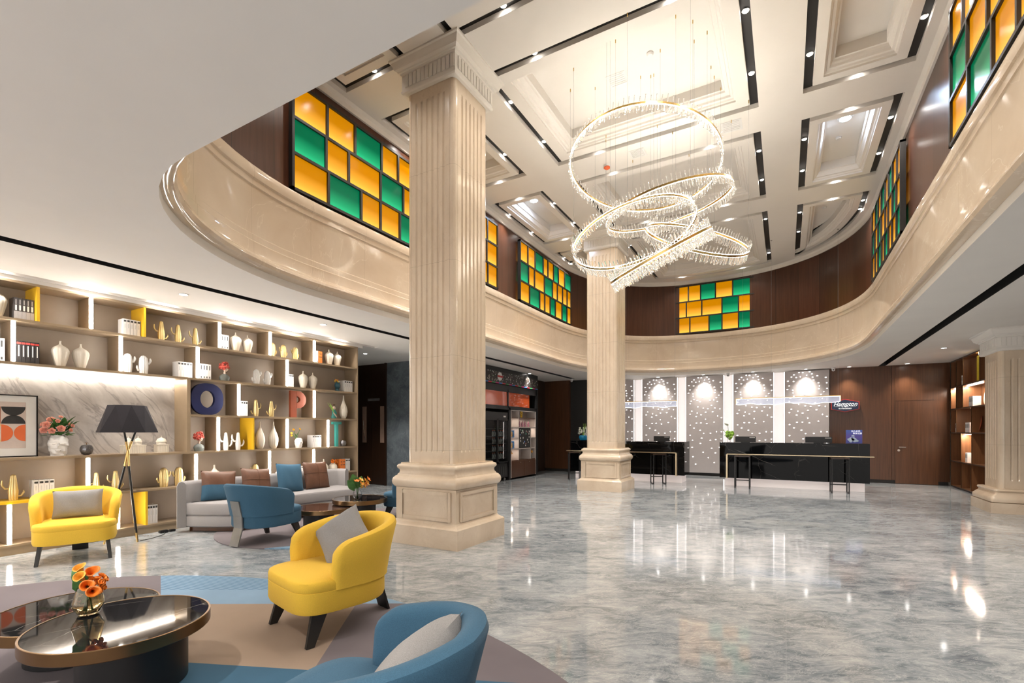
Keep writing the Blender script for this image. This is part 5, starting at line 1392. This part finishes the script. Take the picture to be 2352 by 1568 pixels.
for i, y in enumerate((.50, .68, .84, 1.0, 1.22)):
    place(pk, f'pink snack bag, {ORD[i]} from the left on the display shelf', (XK - .10, 11.62 + y, 1.474), 0, 'pink snack bags in the kiosk')
br = proto('brochure_box', 'box'); MB().box(-.1, 0, -.09, .09, 0, .2).build('carton', simple('blue_print', (.08, .25, .55), .4, var=.8, scale=25), br); MB().box(-.001, .002, -.08, -.02, .02, .16).build('label', 'orange2', br)
place(br, 'blue box on the upper left shelf of the kiosk display', (XK - .05, 11.62 + .18, 1.174), 0, 'blue cartons in the kiosk'); place(br, 'blue box on the lower left shelf of the kiosk display', (XK - .05, 11.62 + .18, .866), 0, 'blue cartons in the kiosk')
for ya, lab in ((.10, 'orange flower in a tiny vase at the left of the kiosk display'), (1.34, 'orange flower in a tiny vase at the right of the kiosk display')):
    o = thing('flower_bud_vase', lab, 'flowers', (XK - .08, 11.62 + ya, .542)); MB().lathe([(.02, 0), (.03, .03), (.02, .11), (.016, .11)], seg=14).build('vase', 'greyc', o, True); b = MB(); petal_ball(b, (0, 0, .2), .05, 14, 77); b.build('blossom', 'orange2', o, True)
    MB().tube([(0, 0, .05), (0, 0, .18)], .004, 5).build('stem', 'green', o)
o = thing('gold_figure_ornament', 'small yellow ring shaped ornament on the top kiosk shelf', 'ornament', (XK - .08, 12.36, 1.735))
for z, r in ((.035, .035), (.115, .045)):
    MB().tube([(0, r * math.cos(t), z + .02 + r * math.sin(t)) for t in [2 * PI * k / 20 for k in range(20)]], .018, 8, closed=True).build('ring', simple('yellow_enamel', (.8, .5, .02), .3), o, True)
# fridge
fr = thing('drinks_fridge', 'black glass door drinks fridge inside the kiosk behind the near column', 'fridge', (XK - .02, 10.92, 0))
MB().box(-.44, 0, -.75, .55, 1.68, 1.86).box(-.44, 0, -.75, .55, .10, .48).box(-.44, 0, .52, .55, .4, 1.7).box(-.44, 0, -.75, -.72, .4, 1.7).box(-.44, -.42, -.75, .55, .4, 1.7).build('cabinet', 'blackm', fr)
for y0, y1 in ((-.73, -.03), (-.02, .54)):
    dd = MB().box(0, .03, y0, y0 + .035, .50, 1.68).box(0, .03, y1 - .035, y1, .50, 1.68).box(0, .03, y0, y1, .50, .54).box(0, .03, y0, y1, 1.64, 1.68).build('glass_door', 'blackm', fr)
    MB().box(.012, .018, y0 + .035, y1 - .035, .54, 1.64).build('door_pane', 'panegl', dd) if 'panegl' in M else None
MB().box(.03, .05, -.045, -.03, .85, 1.35).build('door_handle', 'blackw', fr)
b = MB()
for z in (.62, .82, 1.02, 1.22, 1.42): b.box(-.40, -.02, -.72, .52, z - .006, z)
b.build('wire_shelves', 'steel', fr)
MB().box(-.10, -.08, .46, .48, .6, 1.6).box(-.10, -.08, -.66, -.64, .6, 1.6).build('light_tube', 'led_dim' if 'led_dim' in M else 'backlit', fr)
MB().box(.0, .004, .32, .44, 1.73, 1.77).build('thermostat_display', 'whitep', fr)
b = MB()
for k in range(10): b.box(.0, .004, -.6 + k * .11, -.54 + k * .11, .16, .40)
b.build('vent_grille', 'ink', fr)
for y in (-.65, .45): MB().ball((-.04, y, .045), .045, sz=(.5, 1, 1)).build('castor', 'steel', fr, True)
bt = proto('drink_bottle', 'bottle'); MB().lathe([(.025, 0), (.028, .01), (.028, .09), (.012, .12), (.012, .145)], seg=12).build('body', simple('bottle_glass', (.35, .4, .4), .15, var=.5, scale=10), bt, True); MB().lathe([(.013, .145), (.013, .16)], seg=10).build('cap', 'redp', bt)
for si, z in enumerate((.622, .822, 1.022, 1.222)):
    for k in range(6):
        place(bt, f'{ORD[k]} bottle from the left on the {ORD[si]} fridge shelf from the bottom', (XK - .10, 10.92 - .10 + k * .10, z), 0, 'bottles in the kiosk fridge')
# ------------------------------------------------------------------ right hand shelf
_before = set(sc.objects)
rs = thing('display_bookcase', 'walnut display bookcase with bronze grid beside the right column', 'bookcase', (3.60, 0, 0))
RY0, RY1 = 12.0, 16.0
b = MB().box(.33, .35, RY0, RY1, 0, 3.04); b.build('back_panel', 'wood_lit', rs) if False else b.build('back_panel', 'wood_shelf', rs)
RZ = [.03, .63, 1.31, 1.88, 2.40, 3.03]
b = MB()
for z in RZ: b.box(0.0, .33, RY0, RY1 - .05, z - .015, z + .015)
b.build('shelf_boards', 'wood_shelf', rs)
vd = {0: [15.95, 15.14, 14.45, 13.2], 1: [15.95, 15.14, 14.4, 13.4], 2: [15.95, 15.5, 14.42, 13.3], 3: [15.95, 15.52, 15.0, 13.2], 4: [15.95, 15.5, 15.0, 13.9, 13.0]}
for r, ys in vd.items():
    for y in ys: MB().box(.004, .33, y - .012, y + .012, RZ[r] + .015, RZ[r + 1] - .015).build('divider', 'wood_shelf', rs)
    for y in ys: MB().box(-.006, .004, y - .014, y + .014, RZ[r] - .015, RZ[r + 1] + .015).build('bronze_edge', 'bronze', rs)
b = MB()
for z in RZ: b.box(-.005, .003, RY0, RY1 - .05, z - .012, z + .012)
b.build('bronze_rail', 'wood_edge', rs)
for z, y0, y1 in ((2.37, 15.55, 15.92), (2.37, 13.95, 14.97), (1.85, 14.5, 14.7), (1.28, 14.5, 15.1), (3.0, 13.95, 14.2)):
    MB().box(.06, .08, y0, y1, z - .01, z).build('shelf_light', 'led_warm' if 'led_warm' in M else 'led_soft', rs)
    area((3.67, (y0 + y1) / 2, z - .015), .03, y1 - y0, 5 * (y1 - y0) + 1.2, WARM, parent=rs)
def discplate(y, z, r, label, mat, grp):
    o = thing('decorative_plate', label, 'ornament', (3.76, y, z), 0, grp); b = MB(); b.lathe([(r * .3, 0), (r * .96, .012), (r, .022), (r * .93, .022), (r * .3, .014), (.002, .014)], seg=40); b.xform(Matrix.Translation((0, 0, r)) @ Matrix.Rotation(-PI / 2 + .12, 4, 'Y')); b.build('plate', mat, o, True)
discplate(15.66, 1.895, .19, 'cream disc on the shelf just under the left shelf light', 'ceramic', None)
discplate(14.52, 1.325, .20, 'rust red disc in the middle of the wooden shelves', 'rust', None)
discplate(13.98, 1.895, .19, 'cream disc beside the white books in the wooden shelves', 'ceramic', None)
discplate(14.60, .645, .19, 'cream disc low in the wooden shelves by the column', 'ceramic', None)
o = thing('teardrop_vase', 'large cream teardrop vase on the bottom wooden shelf', 'vase', (3.80, 15.35, .045)); MB().lathe([(.05, 0), (.10, .04), (.135, .14), (.12, .24), (.07, .34), (.03, .44), (.02, .52), (.025, .53)], seg=36).build('body', 'ceramic', o, True)
bR = proto('book', 'book'); MB().box(0, .14, -.018, .018, 0, .22).build('cover', 'coverw', bR); MB().box(-.0015, .0, -.006, .006, .1, .18).build('spine_print', 'ink', bR)
for (y, z, n_, ww) in ((15.22, 2.415, 5, 'on the top row of the wooden shelves'), (14.70, 1.895, 7, 'by the cream disc in the wooden shelves'), (15.68, 1.325, 5, 'left cell of the third row of the wooden shelves'), (14.95, 1.325, 8, 'beside the rust red disc in the wooden shelves'), (14.95, .645, 4, 'beside the low cream disc in the wooden shelves')):
    for k in range(n_): place(bR, f'white book, {ORD[k]} from the left {ww}', (3.63, y - k * .038, z), 0, 'white books ' + ww)
o = thing('yellow_panel_ornament', 'bright yellow folded panel in the top cell of the wooden shelves', 'ornament', (3.66, 14.25, 2.416))
MB().box(0, .02, -.18, .0, 0, .55).build('left_fold', simple('bright_yellow', (.75, .60, .02), .4), o); MB().box(.02, .04, .0, .14, 0, .55).build('right_fold', simple('bright_yellow_2', (.70, .55, .02), .4), o)
for o in [q for q in sc.objects if q not in _before and q.parent is None]:      # the unit stands flush with the veneer wall
    o.location.x *= .975; o.location.y *= .975; o.scale.x *= .975; o.scale.y *= .975
# wall switch and odds
tag(MB().box(-7.62, -7.50, 8.90, 8.92, 1.36, 1.48).build('call_panel', 'blackm'), 'small black call panel on the slate wall left of the near column', 'switch panel')
